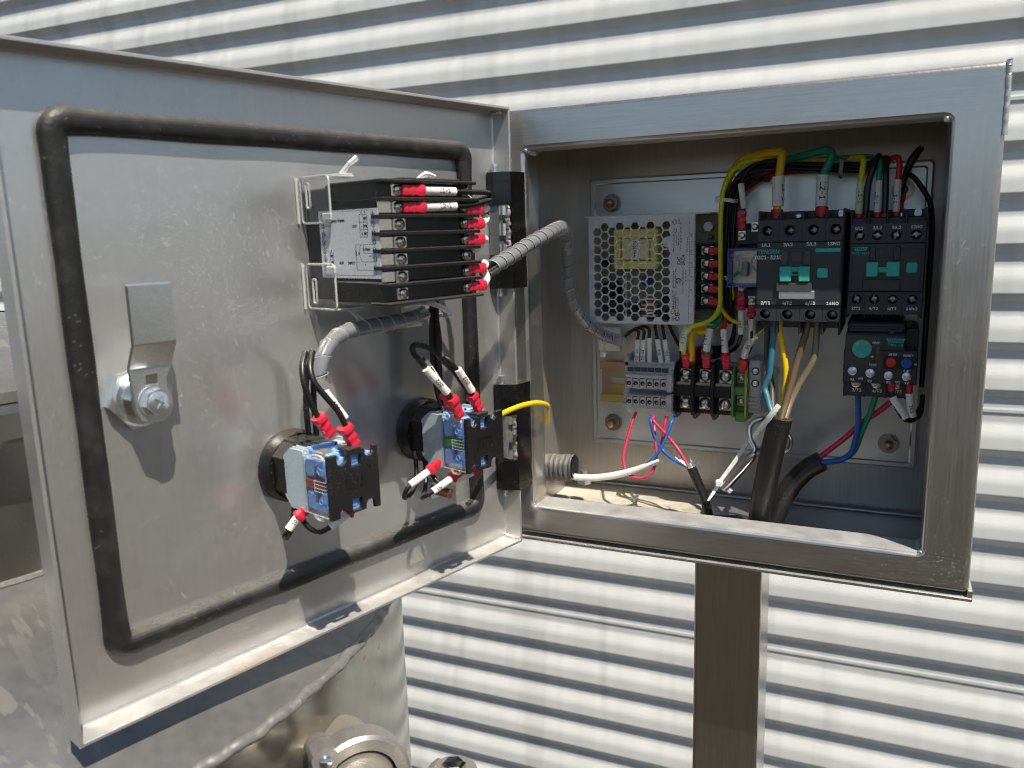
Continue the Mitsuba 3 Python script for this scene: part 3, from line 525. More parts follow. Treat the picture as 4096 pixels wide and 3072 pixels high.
# ------------------------------------------------------------------ contactors
def contactor_parts(c, X, big):
    """X maps (fraction-free) coordinates of the drawing in mm; big: the left, larger one"""
    x0, x1 = X; f = -38 if big else -45; top = 227.6 if big else 226.4; bot = 146.4 if big else 157.5
    zt0, zt1 = (207.8, 221.2) if big else (205.6, 217.2); zb0, zb1 = (155.8, 165.8) if big else (160.5, 174.4)
    poles = [x0 + 6.5, x0 + 20.5, x0 + 34.8, x0 + 48.2] if big else [227.3, 237.6, 248.2, 259.4]
    fins = [179.4, 193.6, 207.6] if big else [232.1, 242.8, 253.6]
    hz, bz = (214.6, 160.3) if big else (210.0, 170.0); hr = 3.35 if big else 3.0
    body = [bx(x0, x1, bot + 4, top - 5, f - 78, f - 14, .8), bx(x0, x0 + 1.4, bot, top, f - 74, f - 6, .5), bx(x1 - 1.4, x1, bot, top, f - 74, f - 6, .5), bx(x0 + 1, x1 - 1, bot + 1.5, top - .5, f - 78, f - 34, .6)]
    body += [bx(x0 + .4, x1 - .4, zb1 + .3, zt0 - .3, f - 15, f - .6, .7)]
    for q in fins:
        body += [bx(q - .7, q + .7, zt1 - 1, top - 1.0, f - 30, f - 5, .5), bx(q - .7, q + .7, bot + (0.6 if big else 1.0), zb0 + 3, f - 30, f - 3.5, .5)]
    part(c, 'housing', cat(body), 'dark_plastic', FB, smooth=25)
    for a, b, hzz in ((zt0, zt1, hz), (zb0, zb1, bz)):
        sh = []
        pl = rrect(x0 + .9, x1 - .9, a, b, .8).difference(unary_union([Point(p, hzz).buffer(hr, 16) for p in poles]))
        sh += [extr(pl, f - 14, f - 1.4)]
        for p in poles: sh.append(extr(Point(p, hzz).buffer(hr + .55, 16).difference(Point(p, hzz).buffer(hr, 16)), f - 3, f - .95))
        part(c, 'terminal_shroud', cat(sh), 'dark_plastic', FB, smooth=25)
    for q in np.linspace(x0 + 4, x1 - 4, 9): part(c, 'vent_slot', bx(q - 1.1, q + 1.1, top - 6.6, top - 5.9, f - 33.8, f - 14.2, .2), 'black_clean', FB, smooth=False)
    part(c, 'seam', cat([bx(x0 + .2, x1 - .2, q - .18, q + .18, f - 1.45, f - .5) for q in (zb1 + .15, zt0 - .15)]), 'black_clean', FB, smooth=False)
    part(c, 'pole_groove', cat([bx(q - .2, q + .2, a + .6, b - .6, f - 1.5, f - 1.34) for q in fins for a, b in ((zt0, zt1), (zb0, zb1))]), 'black_clean', FB, smooth=False, stuff=True)
    part(c, 'face_plate', bx(x0 + 2.5, x1 - 2.5, zb1 + 2.5, zt0 - 4.2, f - .7, f - .25, .3) if not big else bx(x0 + 1.5, x1 - 1.5, zb1 + 3.6, zt0 - 4.6, f - .7, f - .25, .3), 'dark_plastic', FB, smooth=25)
    for p in poles:
        for z in (hz, bz): part(c, 'screw', screw(p, z, f - (10.5 if big else 5.4), hr * .88, slotted=not big), 'screw_steel', FB)
    for z in ((223.3,) if big else (222.0,)): part(c, 'fixing_screw', screw(x0 + 22.6 if big else 250.3, z, f - 33, 2.3), 'zinc', FB)
    part(c, 'fixing_slot', extr(rrect(x1 - 5.6, x1 - 2.2, top - 5.5, top - .8, 1.6) if big else rrect(258.3, 262.6, top - 5.6, top - .4, 1.9), f - 33.4, f - 33.2), 'zinc_plate', FB, smooth=False)
    return f, poles
ca = thing('contactor', 'larger left contactor with teal maker name and yellow and green leads on top', 'contactor')
F1, PA = contactor_parts(ca, (165.3, 218.5), True)
part(ca, 'carrier_arm', cat([bx(181.5, 185.6, 192.6, 201.7, F1 - .5, F1 + 1.6, .4), bx(178.7, 200.7, 175.5, 181.2, F1 - .5, F1 + 2.0, .5)]), 'mid_plastic', FB, smooth=25)
part(ca, 'carrier_arm', cat([bx(195.2, 199.3, 192.6, 201.7, F1 - .5, F1 + 1.6, .4), bx(187.5, 193.6, 194.5, 200.8, F1 - .4, F1 + .15, .2)]), 'mid_plastic', FB, smooth=25)
part(ca, 'slider', cat([bx(180.8, 187.9, 182, 191.6, F1 - .5, F1 + 3.2, .5), bx(192.4, 199.2, 182, 191.6, F1 - .5, F1 + 3.2, .5), bx(187.5, 193, 185.6, 191.2, F1 - .5, F1 + 1.0, .3)]), 'teal', FB, smooth=25)
part(ca, 'slider_gap', bx(188.6, 192.0, 186.6, 188.4, F1 + .9, F1 + 1.15), 'black_clean', FB, smooth=False)
part(ca, 'teal_button', extr(rrect(203.6, 209.8, 184.3, 190.4, 1.1), F1 - .5, F1 + .3), 'teal', FB, smooth=25)
part(ca, 'rating_tab', bx(180.3, 202.4, 170.6, 176, F1 - .5, F1 + 1.2, .4), 'zinc_plate', FB, smooth=25)
Z1 = F1 - .22
part(ca, 'terminal_print', cat([text(s, 2.0, x, 205.7, F1 - .58) for s, x in zip(('1/L1', '3/L2', '5/L3', '13NO'), (171.3, 185, 199.2, 212.5))] + [text(s, 2.0, x, 167.9, F1 - .58) for s, x in zip(('2/T1', '4/T2', '6/T3', '14NO'), (171.9, 185.6, 199.9, 213.2))] + [text('TGC1-3210', 2.3, 172.8, 197.6, Z1, sx=.95)]), 'white_print', FB, smooth=False)
part(ca, 'name_print', text('TENGEN', 2.5, 172.9, 201.4, Z1, bold=True), 'teal_print', FB, smooth=False)
part(ca, 'teal_bar', bx(202, 216.8, 200.5, 202.9, Z1 - .05, Z1 + .1), 'teal_print', FB, smooth=False)
cb = thing('contactor', 'smaller right contactor with three marked leads and teal slider', 'contactor')
F2, PB = contactor_parts(cb, (221.2, 265.6), False)
part(cb, 'carrier_arm', bx(233.5, 237.2, 194.5, 203.1, F2 - .5, F2 + 1.4, .4), 'dark_plastic', FB, smooth=25)
part(cb, 'carrier_arm', cat([bx(247.2, 251.2, 194.5, 203.1, F2 - .5, F2 + 1.4, .4), bx(239, 245.4, 196.2, 202.8, F2 - .4, F2 + .1, .2)]), 'dark_plastic', FB, smooth=25)
part(cb, 'slider', cat([bx(232, 238.9, 184.6, 193.6, F2 - .5, F2 + 3, .5), bx(243.6, 251.4, 184.6, 193.6, F2 - .5, F2 + 3, .5), bx(238.5, 244, 187, 190.4, F2 - .5, F2 + 1, .3)]), 'teal', FB, smooth=25)
part(cb, 'teal_button', extr(rrect(255, 261, 186.8, 193, 1.2), F2 - .5, F2 + .3), 'teal', FB, smooth=25)
part(cb, 'lower_tab', bx(230.3, 252, 175.6, 182.8, F2 - .5, F2 + 1.1, .4), 'dark_plastic', FB, smooth=25)
part(cb, 'terminal_print', cat([text(s, 1.7, x, 214.7, F2 - 1.38) for s, x in zip(('1/L1', '3/L2', '5/L3', '13NO'), (226.6, 237.2, 248.1, 259.2))] + [text(s, 1.7, x, 164.2, F2 - 1.38) for s, x in zip(('2/T1', '4/T2', '6/T3', '14NO'), (227, 237.4, 248, 259.2))]), 'white_print', FB, smooth=False)
tag_ = lambda x0, x1, z0_, z1, f: extr(Polygon([(x0, z1), (x1, z1), (x1 - 1.4, z0_), (x0 + 1.4, z0_)]), f, f + .12)
part(cb, 'name_panel', cat([tag_(223.9, 232.6, 200.6, 203.0, F2 - .2)]), 'teal_print', FB, smooth=False)
part(cb, 'type_print', text('TGC1-0910', 1.3, 228.2, 199.1, F2 - .2), 'teal_print', FB, smooth=False)
part(cb, 'name_print', text('TENGEN', 1.5, 228.2, 201.8, F2 - .06, bold=True), 'black_print', FB, smooth=False)

# ------------------------------------------------------------------ overload relay
ov = thing('overload_relay', 'black overload relay with teal dial and red and blue buttons under the right contactor', 'overload relay')
F3 = -45.0
part(ov, 'housing', cat([bx(221.2, 264.8, 115.6, 137.6, F3 - 60, F3 - .6, .8), bx(221.8, 257, 137, 148, F3 - 60, F3 - .6, .8), bx(222.4, 256.6, 147.6, 154.8, F3 - 55, F3 - 7, 1.2), bx(221.4, 259.6, 105.4, 116, F3 - 60, F3 - 8, .7), bx(257, 265, 137, 150, F3 - 60, F3 - 20, .7)] + [bx(q - .7, q + .7, 105, 116, F3 - 20, F3 - 7.2, .3) for q in (222.2, 234.5, 247, 258.9)]), 'dark_plastic', FB, smooth=25)
part(ov, 'latch_bar', cat([bx(222.6, 256.4, 150.6, 152, F3 - 9, F3 - 6.2, .3), bx(247.5, 250.5, 148, 151, F3 - 7, F3 - .4, .3)]), 'dark_plastic', FB, smooth=25)
part(ov, 'button_panel', extr(rrect(244.8, 263.6, 125.6, 134, .8), F3 - .7, F3 - .45), 'black_clean', FB, smooth=25)
pl = [(231.9 + 5.8 * math.cos(a), 138.4 + 5.8 * math.sin(a)) for a in np.linspace(0, 2 * np.pi, 40, endpoint=False)]
dial = Polygon(pl).difference(unary_union([affinity.rotate(sbox(231.9 - 3, 138.4 - .7, 231.9 + 3, 138.4 + .7), 22 + q, origin=(231.9, 138.4)) for q in (0, 90)]))
part(ov, 'dial', cat([extr(dial, F3 - .6, F3 + .8), cyl([231.9, 138.4, F3 - .6], [231.9, 138.4, F3 + .1], 5.6, 32)]), 'teal', FB, smooth=25)
part(ov, 'window', bx(222.4, 243.6, 126.4, 146.2, F3 + 1.2, F3 + 2.0, .3), 'clear_hard', FB, smooth=False)
part(ov, 'stop_button', lathe([(0, -1), (3.0, -1), (3.0, 1.0), (2.6, 1.5), (1.9, 1.6), (1.7, 1.2), (0, 1.2)], [249.4, 130, F3], ZA, 28), 'button_red', FB, smooth=25)
rb = Point(258.2, 129.9).buffer(3.05, 14).difference(unary_union([sbox(257.7, 127.8, 258.7, 132), sbox(256.1, 129.5, 260.3, 130.4)]))
part(ov, 'reset_button', cat([extr(rb, F3 - .6, F3 + 1.4), cyl([258.2, 129.9, F3 - .6], [258.2, 129.9, F3 + .5], 2.9, 24)]), 'button_blue', FB, smooth=25)
for x, z in ((226.9, 123.5), (237.4, 122.5), (248.4, 121.3), (258.9, 121.2)):
    part(ov, 'screw_well', extr(Point(x, z).buffer(3.3, 12), F3 - .65, F3 - .5), 'black_clean', FB, smooth=False); part(ov, 'screw', screw(x, z, F3 - .9, 2.8, slotted=True), 'zinc', FB)
for x in (229.3, 241.6, 253.6): part(ov, 'lower_screw', screw(x, 114.4, F3 - 7.9, 3.0, slotted=True), 'nickel', FB)
part(ov, 'trip_slot', cat([bx(239, 241.4, 133, 139.5, F3 - .62, F3 - .4), bx(237.6, 241.8, 128.8, 131.2, F3 - .62, F3 - .4)]), 'black_clean', FB, smooth=False)
part(ov, 'trip_lever', bx(240.2, 242.6, 134.6, 140, F3 - .4, F3 + 2.4, .3), 'mid_plastic', FB, smooth=False)
P3 = F3 - .56
part(ov, 'print', cat([text('STOP', 1.4, 250.2, 134.9, P3 + .03), text('RESET', 1.4, 259, 134.5, P3), text('TRIP', 1.4, 239.9, 142.2, P3), text('TEST', 1.4, 238.8, 127.9, P3), text('98', 1.6, 226.9, 117.7, P3), text('NO', 1.4, 232, 118.6, P3), text('97', 1.6, 237.4, 117.2, P3), text('95', 1.6, 248.4, 116.8, P3), text('NC', 1.4, 253.7, 117.3, P3), text('96', 1.6, 259, 116.9, P3), text('H', 1.3, 263.3, 129.2, P3), text('A', 1.3, 257.2, 125.0, P3), line([(259, 124.9), (261, 125.8), (262.6, 127.8)], .35, P3), line([(238.2, 133.2), (241.6, 133.2)], .35, P3),
      extr(Polygon([(237.2, 133.2), (238.8, 132.4), (238.8, 134)]), P3, P3 + .1), extr(Polygon([(263, 128.6), (262, 127.8), (263.3, 127.2)]), P3, P3 + .1), extr(Polygon([(258.2, 124.7), (259.7, 124), (259.4, 125.7)]), P3, P3 + .1)] + [text(s, 1.9, x, 109.6, F3 - 7.95) for s, x in (('2/T1', 229.6), ('4/T2', 242), ('6/T3', 253.8))]), 'white_print', FB, smooth=False)
part(ov, 'dial_print', cat([text('.27', .9, 229.4, 141.8, F3 + .82), text('.4', .9, 234.2, 141.8, F3 + .82), text('.35', .9, 231.6, 134.6, F3 + .82)]), 'white_print', FB, smooth=False)
part(ov, 'name_panel', cat([tag_(245.7, 257.0, 142.7, 145.2, P3)]), 'teal_print', FB, smooth=False)
part(ov, 'type_print', text('TGR1-18', 1.4, 251.2, 141.2, P3), 'teal_print', FB, smooth=False)
part(ov, 'name_print', text('TENGEN', 1.5, 251.3, 144.0, P3 + .14, bold=True), 'black_print', FB, smooth=False)

# ------------------------------------------------------------------ plug-in relay
rl = thing('plug_in_relay', 'clear blue plug in relay on a black socket left of the contactors', 'relay')
part(rl, 'socket', cat([bx(144, 165, 158, 220, -118, -100, .8), bx(144.5, 164.6, 205, 216, -100, -84, .6), bx(144.5, 164.6, 160, 174, -100, -84, .6), bx(144.5, 145.6, 174, 206, -100, -86, .3)]), 'black_clean', FB, smooth=25)
for x, z in ((148.6, 211.6), (157.5, 217.4), (149.4, 173.2), (156.4, 165.4)):
    part(rl, 'socket_screw', screw(x, z, -83.9, 2.4), 'nickel', FB); part(rl, 'clamp_plate', bx(x - 2.6, x + 2.6, z - 3.4, z + 3.4, -84.3, -83.7, .2), 'nickel', FB, smooth=False)
part(rl, 'edge_frame', cat([bx(142.6, 165, 202.0, 203.1, -84, -61.5, .3), bx(142.6, 165, 176.5, 177.6, -84, -61.5, .3), bx(142.6, 143.7, 177.6, 202, -84, -61.5, .3)]), 'button_blue', FB, smooth=25)
part(rl, 'cover', bx(143.8, 165, 177.7, 201.9, -62.6, -62.0, .2), 'clear_film', FB, smooth=False)
part(rl, 'coil', cat([cyl([153.2, 183.6, -72], [153.2, 193.5, -72], 2.3, 24)]), 'grey_plastic', FB, smooth=30)
part(rl, 'interior', cat([bx(144, 165, 178, 201.6, -84, -78), bx(145.5, 164, 196, 201, -78, -74)]), 'tin_plate', FB, smooth=False)
part(rl, 'spring_arm', tube([[147, 199, -66], [150, 194, -66], [149.6, 190, -66], [146.4, 186.2, -66]], .75, 8), 'pale_grey', FB)
part(rl, 'spring_arm', tube([[162, 199, -66], [158.6, 195, -66], [158.6, 191, -66], [162, 186.8, -66]], .75, 8), 'pale_grey', FB)
part(rl, 'green_lamp', tube([[146.2, 183.8, -66], [150.0, 187.2, -66]], [1.2, 1.5], 10, 3, ell=.6), 'indicator_green', FB)
part(rl, 'print', cat([text('OMRON', 1.5, 149.2, 198.6, -61.95), text('LY2N-J', 1.4, 149.8, 195.8, -61.95)]), 'pale_grey', FB, smooth=False)

# ------------------------------------------------------------------ row of terminals on the rail (local y = height, z towards the viewer)
PB_ = lambda P, y=None: [(q[0], q[1], -(q[2] if len(q) > 2 else y)) for q in P]
prof = Polygon([(80, -117), (76, -117), (75, -100), (74.4, -92), (77.6, -90), (78.0, -86), (81.2, -83.5), (81.2, -82), (91, -82), (91, -84.5), (92, -98), (96, -98), (96.7, -84.5), (96.7, -82), (107.2, -82), (107.2, -84), (108.6, -87), (113, -89), (114.6, -91), (115.6, -91), (116, -100), (114, -117)])
names6 = ['leftmost', 'second from left', 'third from left', 'third from right', 'second from right', 'rightmost']
for k in range(6):
    x = 62.4 + 5.5 * k
    tb_ = thing('terminal_block', f'grey spring terminal block, {names6[k]} of the row of six on the rail', 'terminal block', 'grey spring terminal blocks on the rail')
    part(tb_, 'body', sidex(prof, x + .12, x + 5.38), 'grey_plastic', FB, smooth=20)
    ho, sl = [], []
    for zc in (100.6, 86.2):
        ho.append(extr(Point(x + 2.9, zc).buffer(1.75, 12), -82.02, -81.9)); sl.append(bx(x + .55, x + 4.4, zc + 3.6, zc + 4.3, -82.02, -81.9)); sl.append(bx(x + .45, x + .95, zc - 3, zc + 4.3, -82.02, -81.9))
    part(tb_, 'wire_hole', cat(ho), 'black_clean', FB, smooth=False); part(tb_, 'release_slot', cat(sl), 'black_plastic', FB, smooth=False)
    part(tb_, 'contact', cat([cyl([x + 3.2, zc - .3, -81.95], [x + 3.2, zc - .3, -81.75], .6, 10) for zc in (100.6, 86.2)]), 'tin_plate', FB, smooth=False)
    part(tb_, 'marker_tag', cat([bx(x + .4, x + 5.1, 108.9, 112.4, -88.0, -86.9, .3)]), 'mid_plastic', FB, smooth=False)
ep = thing('end_plate', 'taller grey end plate beside the six grey terminal blocks', 'end plate')
put(ep, sidex(prof.buffer(1.6, join_style=2), 95.6, 99.4), 'grey_plastic', FB, smooth=20)
ec = thing('end_clamp', 'grey end clamp left of the six grey terminal blocks', 'end clamp')
part(ec, 'body', cat([bx(58.6, 62.2, 92, 120.6, -117, -92, .8), bx(57, 62.2, 79, 93, -117, -94, .8)]), 'grey_plastic', FB, smooth=25)
part(ec, 'screw_hole', cat([extr(Point(60.6, q).buffer(1.5, 10), -92.0, -91.9) for q in (114, 104)]), 'black_clean', FB, smooth=False)
for q in range(4): part(ec, 'rib', bx(56.6, 58.8, 80.5 + 3 * q, 82 + 3 * q, -110, -93.5, .3), 'grey_plastic', FB, smooth=25)
bxs = [(97.6, 112.2), (112.3, 127.1), (127.2, 142.4)]
for k, (x0, x1) in enumerate(bxs):
    b_ = thing('barrier_terminal', f'black barrier terminal with two large screws, {("left", "middle", "right")[k]} of the three', 'terminal block', 'black barrier terminals on the rail')
    wall_ = Polygon([(76, -117), (71.8, -112), (72, -97), (75, -95), (76, -91), (80, -86.2), (111, -86.2), (113, -89), (116.4, -92), (116.6, -112), (113, -117)])
    part(b_, 'body', cat([sidex(wall_, x0, x0 + 2.4), bx(x0 + 2.4, x1, 76, 114, -117, -99, .3), bx(x0 + 1, x1, 91.2, 99.8, -100, -88.5, .6)]), 'black_plastic', FB, smooth=22)
    part(b_, 'bus_bar', cat([bx(x0 + 3, x1 - .6, 99.8, 102, -99, -90.6, .2)]), 'nickel', FB, smooth=False)
    for z in (106.6, 85.0):
        part(b_, 'clamp_plate', bx(x0 + 4.6, x1 - .4, z - 5, z + 5, -97.4, -96.2, .5), 'tin_plate', FB, smooth=25)
        part(b_, 'well', extr(Point((x0 + x1) / 2 + 2, z).buffer(4.5, 16), -96.2, -96.05), 'black_clean', FB, smooth=False)
        part(b_, 'screw', screw((x0 + x1) / 2 + 2, z, -95.4, 3.9, slotted=True, hs=1.15), 'nickel', FB)
gt = thing('earth_terminal', 'green and yellow earth terminal right of the black barrier terminals', 'terminal block')
wall_ = Polygon([(78, -117), (74.5, -112), (76.5, -90), (80, -86.5), (110, -86.5), (114.6, -92), (115, -112), (112, -117)])
part(gt, 'body', cat([sidex(wall_, 142.8, 144.4), bx(144.4, 152.6, 77, 113, -117, -100, .3), bx(144.4, 152.4, 94, 100, -101, -89.5, .4), bx(144.6, 153.2, 72.6, 80, -114, -93, .8), bx(152.6, 156, 74.4, 79, -112, -96, 1.4)]), 'ground_green', FB, smooth=22)
part(gt, 'yellow_wall', cat([sidex(wall_, 152.5, 153.9), bx(144.8, 152, 112, 118, -116, -98, .6)]), 'ground_yellow', FB, smooth=22)
for z in (105.6, 88.2):
    part(gt, 'clamp_plate', bx(145.2, 152, z - 4, z + 4, -98.6, -97.6, .3), 'tin_plate', FB, smooth=25); part(gt, 'screw', screw(148.7, z, -97, 2.7, hs=1.2), 'nickel', FB)
ec2 = thing('end_clamp', 'grey blue end clamp with two screw holes right of the green earth terminal', 'end clamp')
part(ec2, 'body', cat([bx(154.4, 163.4, 93, 120.8, -117, -91.5, 1), bx(154.2, 163.4, 80, 95, -117, -93.5, .8), bx(163, 165.4, 78, 116, -117, -100, .6)]), 'grey_plastic', FB, smooth=25)
for q in range(4): part(ec2, 'rib', bx(154.0, 162.4, 81 + 3.1 * q, 82.8 + 3.1 * q, -110, -92.6, .4), 'grey_plastic', FB, smooth=25)
for z in (112.4, 103.2):
    part(ec2, 'screw_well', extr(Point(159.3, z).buffer(2.9, 14), -91.5, -91.4), 'black_clean', FB, smooth=False); part(ec2, 'screw', screw(159.3, z, -91.4, 2.0, hs=.6), 'zinc', FB)

# ------------------------------------------------------------------ wires in the box
VB = np.array([.15, .1, 1.0])
def wire(label, P, r, mat, lug_=None, slv=None, ferrule=None, F=FB, group=None, name='wire', view=VB, n=8):
    """P: points of the core; lug_: (from, to, radius); slv: (points, radius, text, flip, material, start); ferrule: (from, to, radius)"""
    k = thing(name, label, name.replace('_', ' '), group)
    part(k, 'core', tube(P, r, 10, n), mat, F)
    for lg in ([lug_] if isinstance(lug_, tuple) else lug_ or []): part(k, 'crimp_terminal', lug(*lg), 'red_lug', F, smooth=35)
    for fe in ([ferrule] if isinstance(ferrule, tuple) else ferrule or []): part(k, 'ferrule', tube([fe[0], fe[1]], [fe[2], fe[2] * 1.06], 18, 2), 'red_ferrule', F, smooth=40)
    for sl in ([slv] if isinstance(slv, tuple) else slv or []):
        P_, r_, s_, flip, m_ = sl[:5]; t_, l_ = sleeve(P_, r_, s_, view, h=sl[6] if len(sl) > 6 else None, flip=flip, start=sl[5] if len(sl) > 5 else .2); part(k, 'marker_sleeve', t_, m_, F)
        if l_ is not None: part(k, 'marker_print', l_, 'black_print', F, smooth=False)
    return k
# loom of black wires
base = PB_([(142, 130, 100), (139, 146, 104), (136.5, 164, 105), (135, 184.4, 105), (135.2, 217.7, 105), (136.4, 233.0, 104), (140.5, 245.2, 103), (147.4, 253, 101), (157.9, 257.6, 99), (172, 258.2, 97), (193.8, 256.6, 96), (215, 255.4, 94), (229, 253.6, 90)])
for k in range(9):
    o = rng.normal(0, 1, 3) * [2.6, 1.9, 1.6]; a, b = (1, 12) if k < 6 else (2, 8)
    P = np.array(base[a:b + 1]) + o * [1, 1, 1] + rng.normal(0, .55, (b - a + 1, 3)); P[:, 2] += 5; P[0, 2] -= 5
    if k >= 6: P[-1] += [3, -6, 2]
    wire('black wire in the bundle that arches over the contactors', P, 1.45, 'wire_black', group='black wires of the bundle')
wire('thick orange yellow lead down to the first pole of the left contactor', PB_([(111.3, 118, 92), (111.2, 129, 93), (110.5, 139, 98), (118, 142, 104), (129, 147, 107), (132.5, 160, 108), (132.8, 200, 108), (133, 235, 104), (136, 252, 98), (146.2, 264.6, 94), (156, 267, 90), (168, 267.4, 80), (175.6, 266, 72), (175.2, 258, 71), (173.9, 245, 71), (174.0, 222, 70)]), 2.75, 'wire_yellow',
     [(PB_([(111.2, 128.6, 95)])[0], PB_([(111.4, 115, 96)])[0], 3.4)], [(PB_([(174.0, 250.6, 71), (174.2, 230.8, 70)]), 4.0, 'L1-1', False, 'sleeve_white', .26, 3.4)], [(PB_([(174.0, 228.4, 70)])[0], PB_([(173.9, 220, 69)])[0], 4.1)], view=np.array([1.0, 0, .35]))
wire('lime yellow wire running along the top to the right contactor', PB_([(107.8, 121, 88), (106.2, 128, 88), (106.4, 137, 89), (110.2, 143.6, 91), (118.7, 146.5, 94), (126.6, 150.6, 95), (131.6, 159, 95), (132.4, 172, 94), (132, 205, 93), (132.0, 230, 93), (133.6, 245, 93), (139.4, 256.6, 92), (146.4, 262.2, 91), (156, 264.2, 90), (181, 262.2, 92), (207, 260.2, 90), (222.6, 260.2, 76), (226.4, 258.8, 70), (226.2, 250, 68), (225.6, 240, 67), (225.4, 220, 66)]), 1.85, 'wire_lime',
     [(PB_([(107.7, 124.4, 89)])[0], PB_([(108, 113.6, 92)])[0], 3.2)], [(PB_([(109.4, 143.2, 90), (106.6, 138.4, 88.5), (105.8, 132, 88), (106.2, 126.6, 88)]), 2.7, 'L1-1', False, 'sleeve_green', .28, 2.2), (PB_([(225.7, 243.6, 67.5), (225.4, 223.4, 66)]), 2.35, 'L1-1', False, 'sleeve_green', .26, 2.4)], [(PB_([(225.4, 223.4, 66)])[0], PB_([(225.4, 217, 65)])[0], 2.7)])
wire('thick green lead bent down to the second pole of the left contactor', PB_([(125.0, 124, 95), (122, 133, 98), (124, 143, 103), (133, 152, 107), (136, 175, 109), (136.5, 215, 111), (139.6, 239, 110), (149, 254, 108), (165, 260, 102), (182.7, 263.3, 86), (193, 264.6, 78), (204.6, 265.6, 72), (207.4, 263, 70), (205.6, 257, 70), (202.4, 249, 70), (202.2, 222, 69)]), 2.75, 'wire_green',
     [(PB_([(121.6, 128.0, 95)])[0], PB_([(122.2, 115, 96)])[0], 3.2)], [(PB_([(202.3, 249.8, 70), (202.1, 229.6, 69)]), 3.9, 'L2-1', False, 'sleeve_white', .22, 3.4)], [(PB_([(202.5, 229, 69)])[0], PB_([(202.6, 220, 68)])[0], 4.1)])
wire('thin green wire to the second pole of the right contactor', PB_([(123.4, 121, 88), (124.4, 130, 88), (126, 141, 92), (131.5, 150, 99), (135.2, 160, 103), (135.0, 190, 105), (135.4, 225, 103), (139.4, 245, 106), (146, 255.4, 106), (160, 259, 106), (190, 261.4, 104), (212.5, 261, 84), (231, 260, 76), (236.2, 256.6, 70), (236.4, 246, 68), (236.4, 220, 66)]), 1.7, 'wire_green',
     [(PB_([(123.4, 124.8, 89)])[0], PB_([(123.4, 113.8, 92)])[0], 3.2)], [(PB_([(125.8, 142.8, 91), (124.6, 135, 88.5), (123.8, 126.8, 88)]), 2.65, 'L2-1', False, 'sleeve_white', .3, 2.2), (PB_([(236.4, 244.4, 67.5), (236.5, 224.2, 66)]), 2.2, 'L2-1', False, 'sleeve_white', .36, 2.3)], [(PB_([(236.5, 224.2, 66)])[0], PB_([(236.5, 217, 65)])[0], 2.5)], view=np.array([-.5, 0, 1]))
wire('red wire to the third pole of the right contactor', PB_([(138, 121, 88), (137.4, 131, 88), (136, 143, 90), (136.2, 152, 98), (136.8, 170, 110), (137.6, 215, 111), (143, 241, 111), (160, 253, 111), (190, 256.4, 108), (222, 257, 98), (240, 257.6, 78), (246.4, 258.4, 71), (247.8, 255, 70), (247.6, 244, 69), (247.6, 220, 67)]), 1.8, 'wire_red',
     [(PB_([(138.0, 124.8, 89)])[0], PB_([(138.2, 113.4, 92)])[0], 3.2)], [(PB_([(136.0, 143.2, 89.5), (136.8, 135, 88.2), (137.7, 126.2, 88)]), 2.5, 'L3-1', False, 'sleeve_white', .3, 2.2), (PB_([(247.5, 244.4, 69), (247.5, 224.2, 67)]), 2.2, 'L3-1', False, 'sleeve_white', .36, 2.3)], [(PB_([(247.6, 224.2, 67)])[0], PB_([(247.7, 217, 66)])[0], 2.5)], view=np.array([-.6, 0, 1]))
wire('black cable doubled beside the lime wire above the right contactor', PB_([(222, 254.6, 92), (231, 256.5, 84), (235.6, 260.2, 74), (233.4, 255, 68), (230.4, 243, 67), (229.6, 219, 65)]), 2.1, 'wire_black', ferrule=(PB_([(229.5, 223.2, 66)])[0], PB_([(229.6, 217, 65)])[0], 2.5))
wire('black cable beside the green wire above the right contactor', PB_([(226, 254.6, 92), (235, 257, 84), (240.2, 258.4, 74), (240.2, 252, 69), (240.8, 235, 67), (240.9, 219, 65)]), 2.0, 'wire_black', ferrule=(PB_([(240.9, 223.2, 66)])[0], PB_([(240.9, 217, 65)])[0], 2.5))
wire('black wire looping up and round the right side of the right contactor', PB_([(246, 222, 84), (250.4, 240, 84), (252.8, 248, 83), (256.4, 246.4, 84), (262, 239, 84), (267.0, 230, 84), (269.2, 216, 85), (269.6, 180, 86), (269.4, 140, 84), (268.6, 110, 72)]), 1.7, 'wire_black')
wire('black sleeved tail sticking up beside the red wire', PB_([(250, 236, 80), (251.4, 247, 80), (255.4, 257.4, 80), (260.4, 264.6, 80)]), [1.3, 1.6, 2.7, 1.9], 'wire_black', slv=(PB_([(254.0, 252.4, 86), (251.6, 243, 86)]), 2.1, None, False, 'sleeve_white'), lug_=(PB_([(249.4, 236.4, 86)])[0], PB_([(247.8, 219, 88)])[0], 3.4))
wire('black wire with white sleeve down to the relay socket', PB_([(160, 258, 92), (169, 262.6, 86), (173.2, 260.4, 83), (171.8, 257.6, 84), (166, 262.2, 88), (157, 261, 90), (149, 254.4, 90), (146.2, 246, 88), (148.6, 233, 86), (148.6, 226, 85)]), 1.35, 'wire_black', (PB_([(148.0, 229.0, 85)])[0], PB_([(148.5, 215, 85)])[0], 3.0), (PB_([(146.5, 247.8, 88), (149.4, 230.2, 86)]), 2.2, None, False, 'sleeve_white'))
wire('black wire with white sleeve marked 202 below the relay', PB_([(149.4, 170, 82), (149.7, 158, 82), (149.9, 141, 82), (148.6, 136, 84), (143, 128, 96), (136, 124, 104)]), 1.5, 'wire_black', (PB_([(149.7, 158.6, 82)])[0], PB_([(149.4, 172, 82)])[0], 3.0), (PB_([(149.7, 158.4, 82), (150, 140.8, 82)]), 2.3, '202', False, 'sleeve_white', .38, 2.2), view=np.array([-.3, 0, 1]))
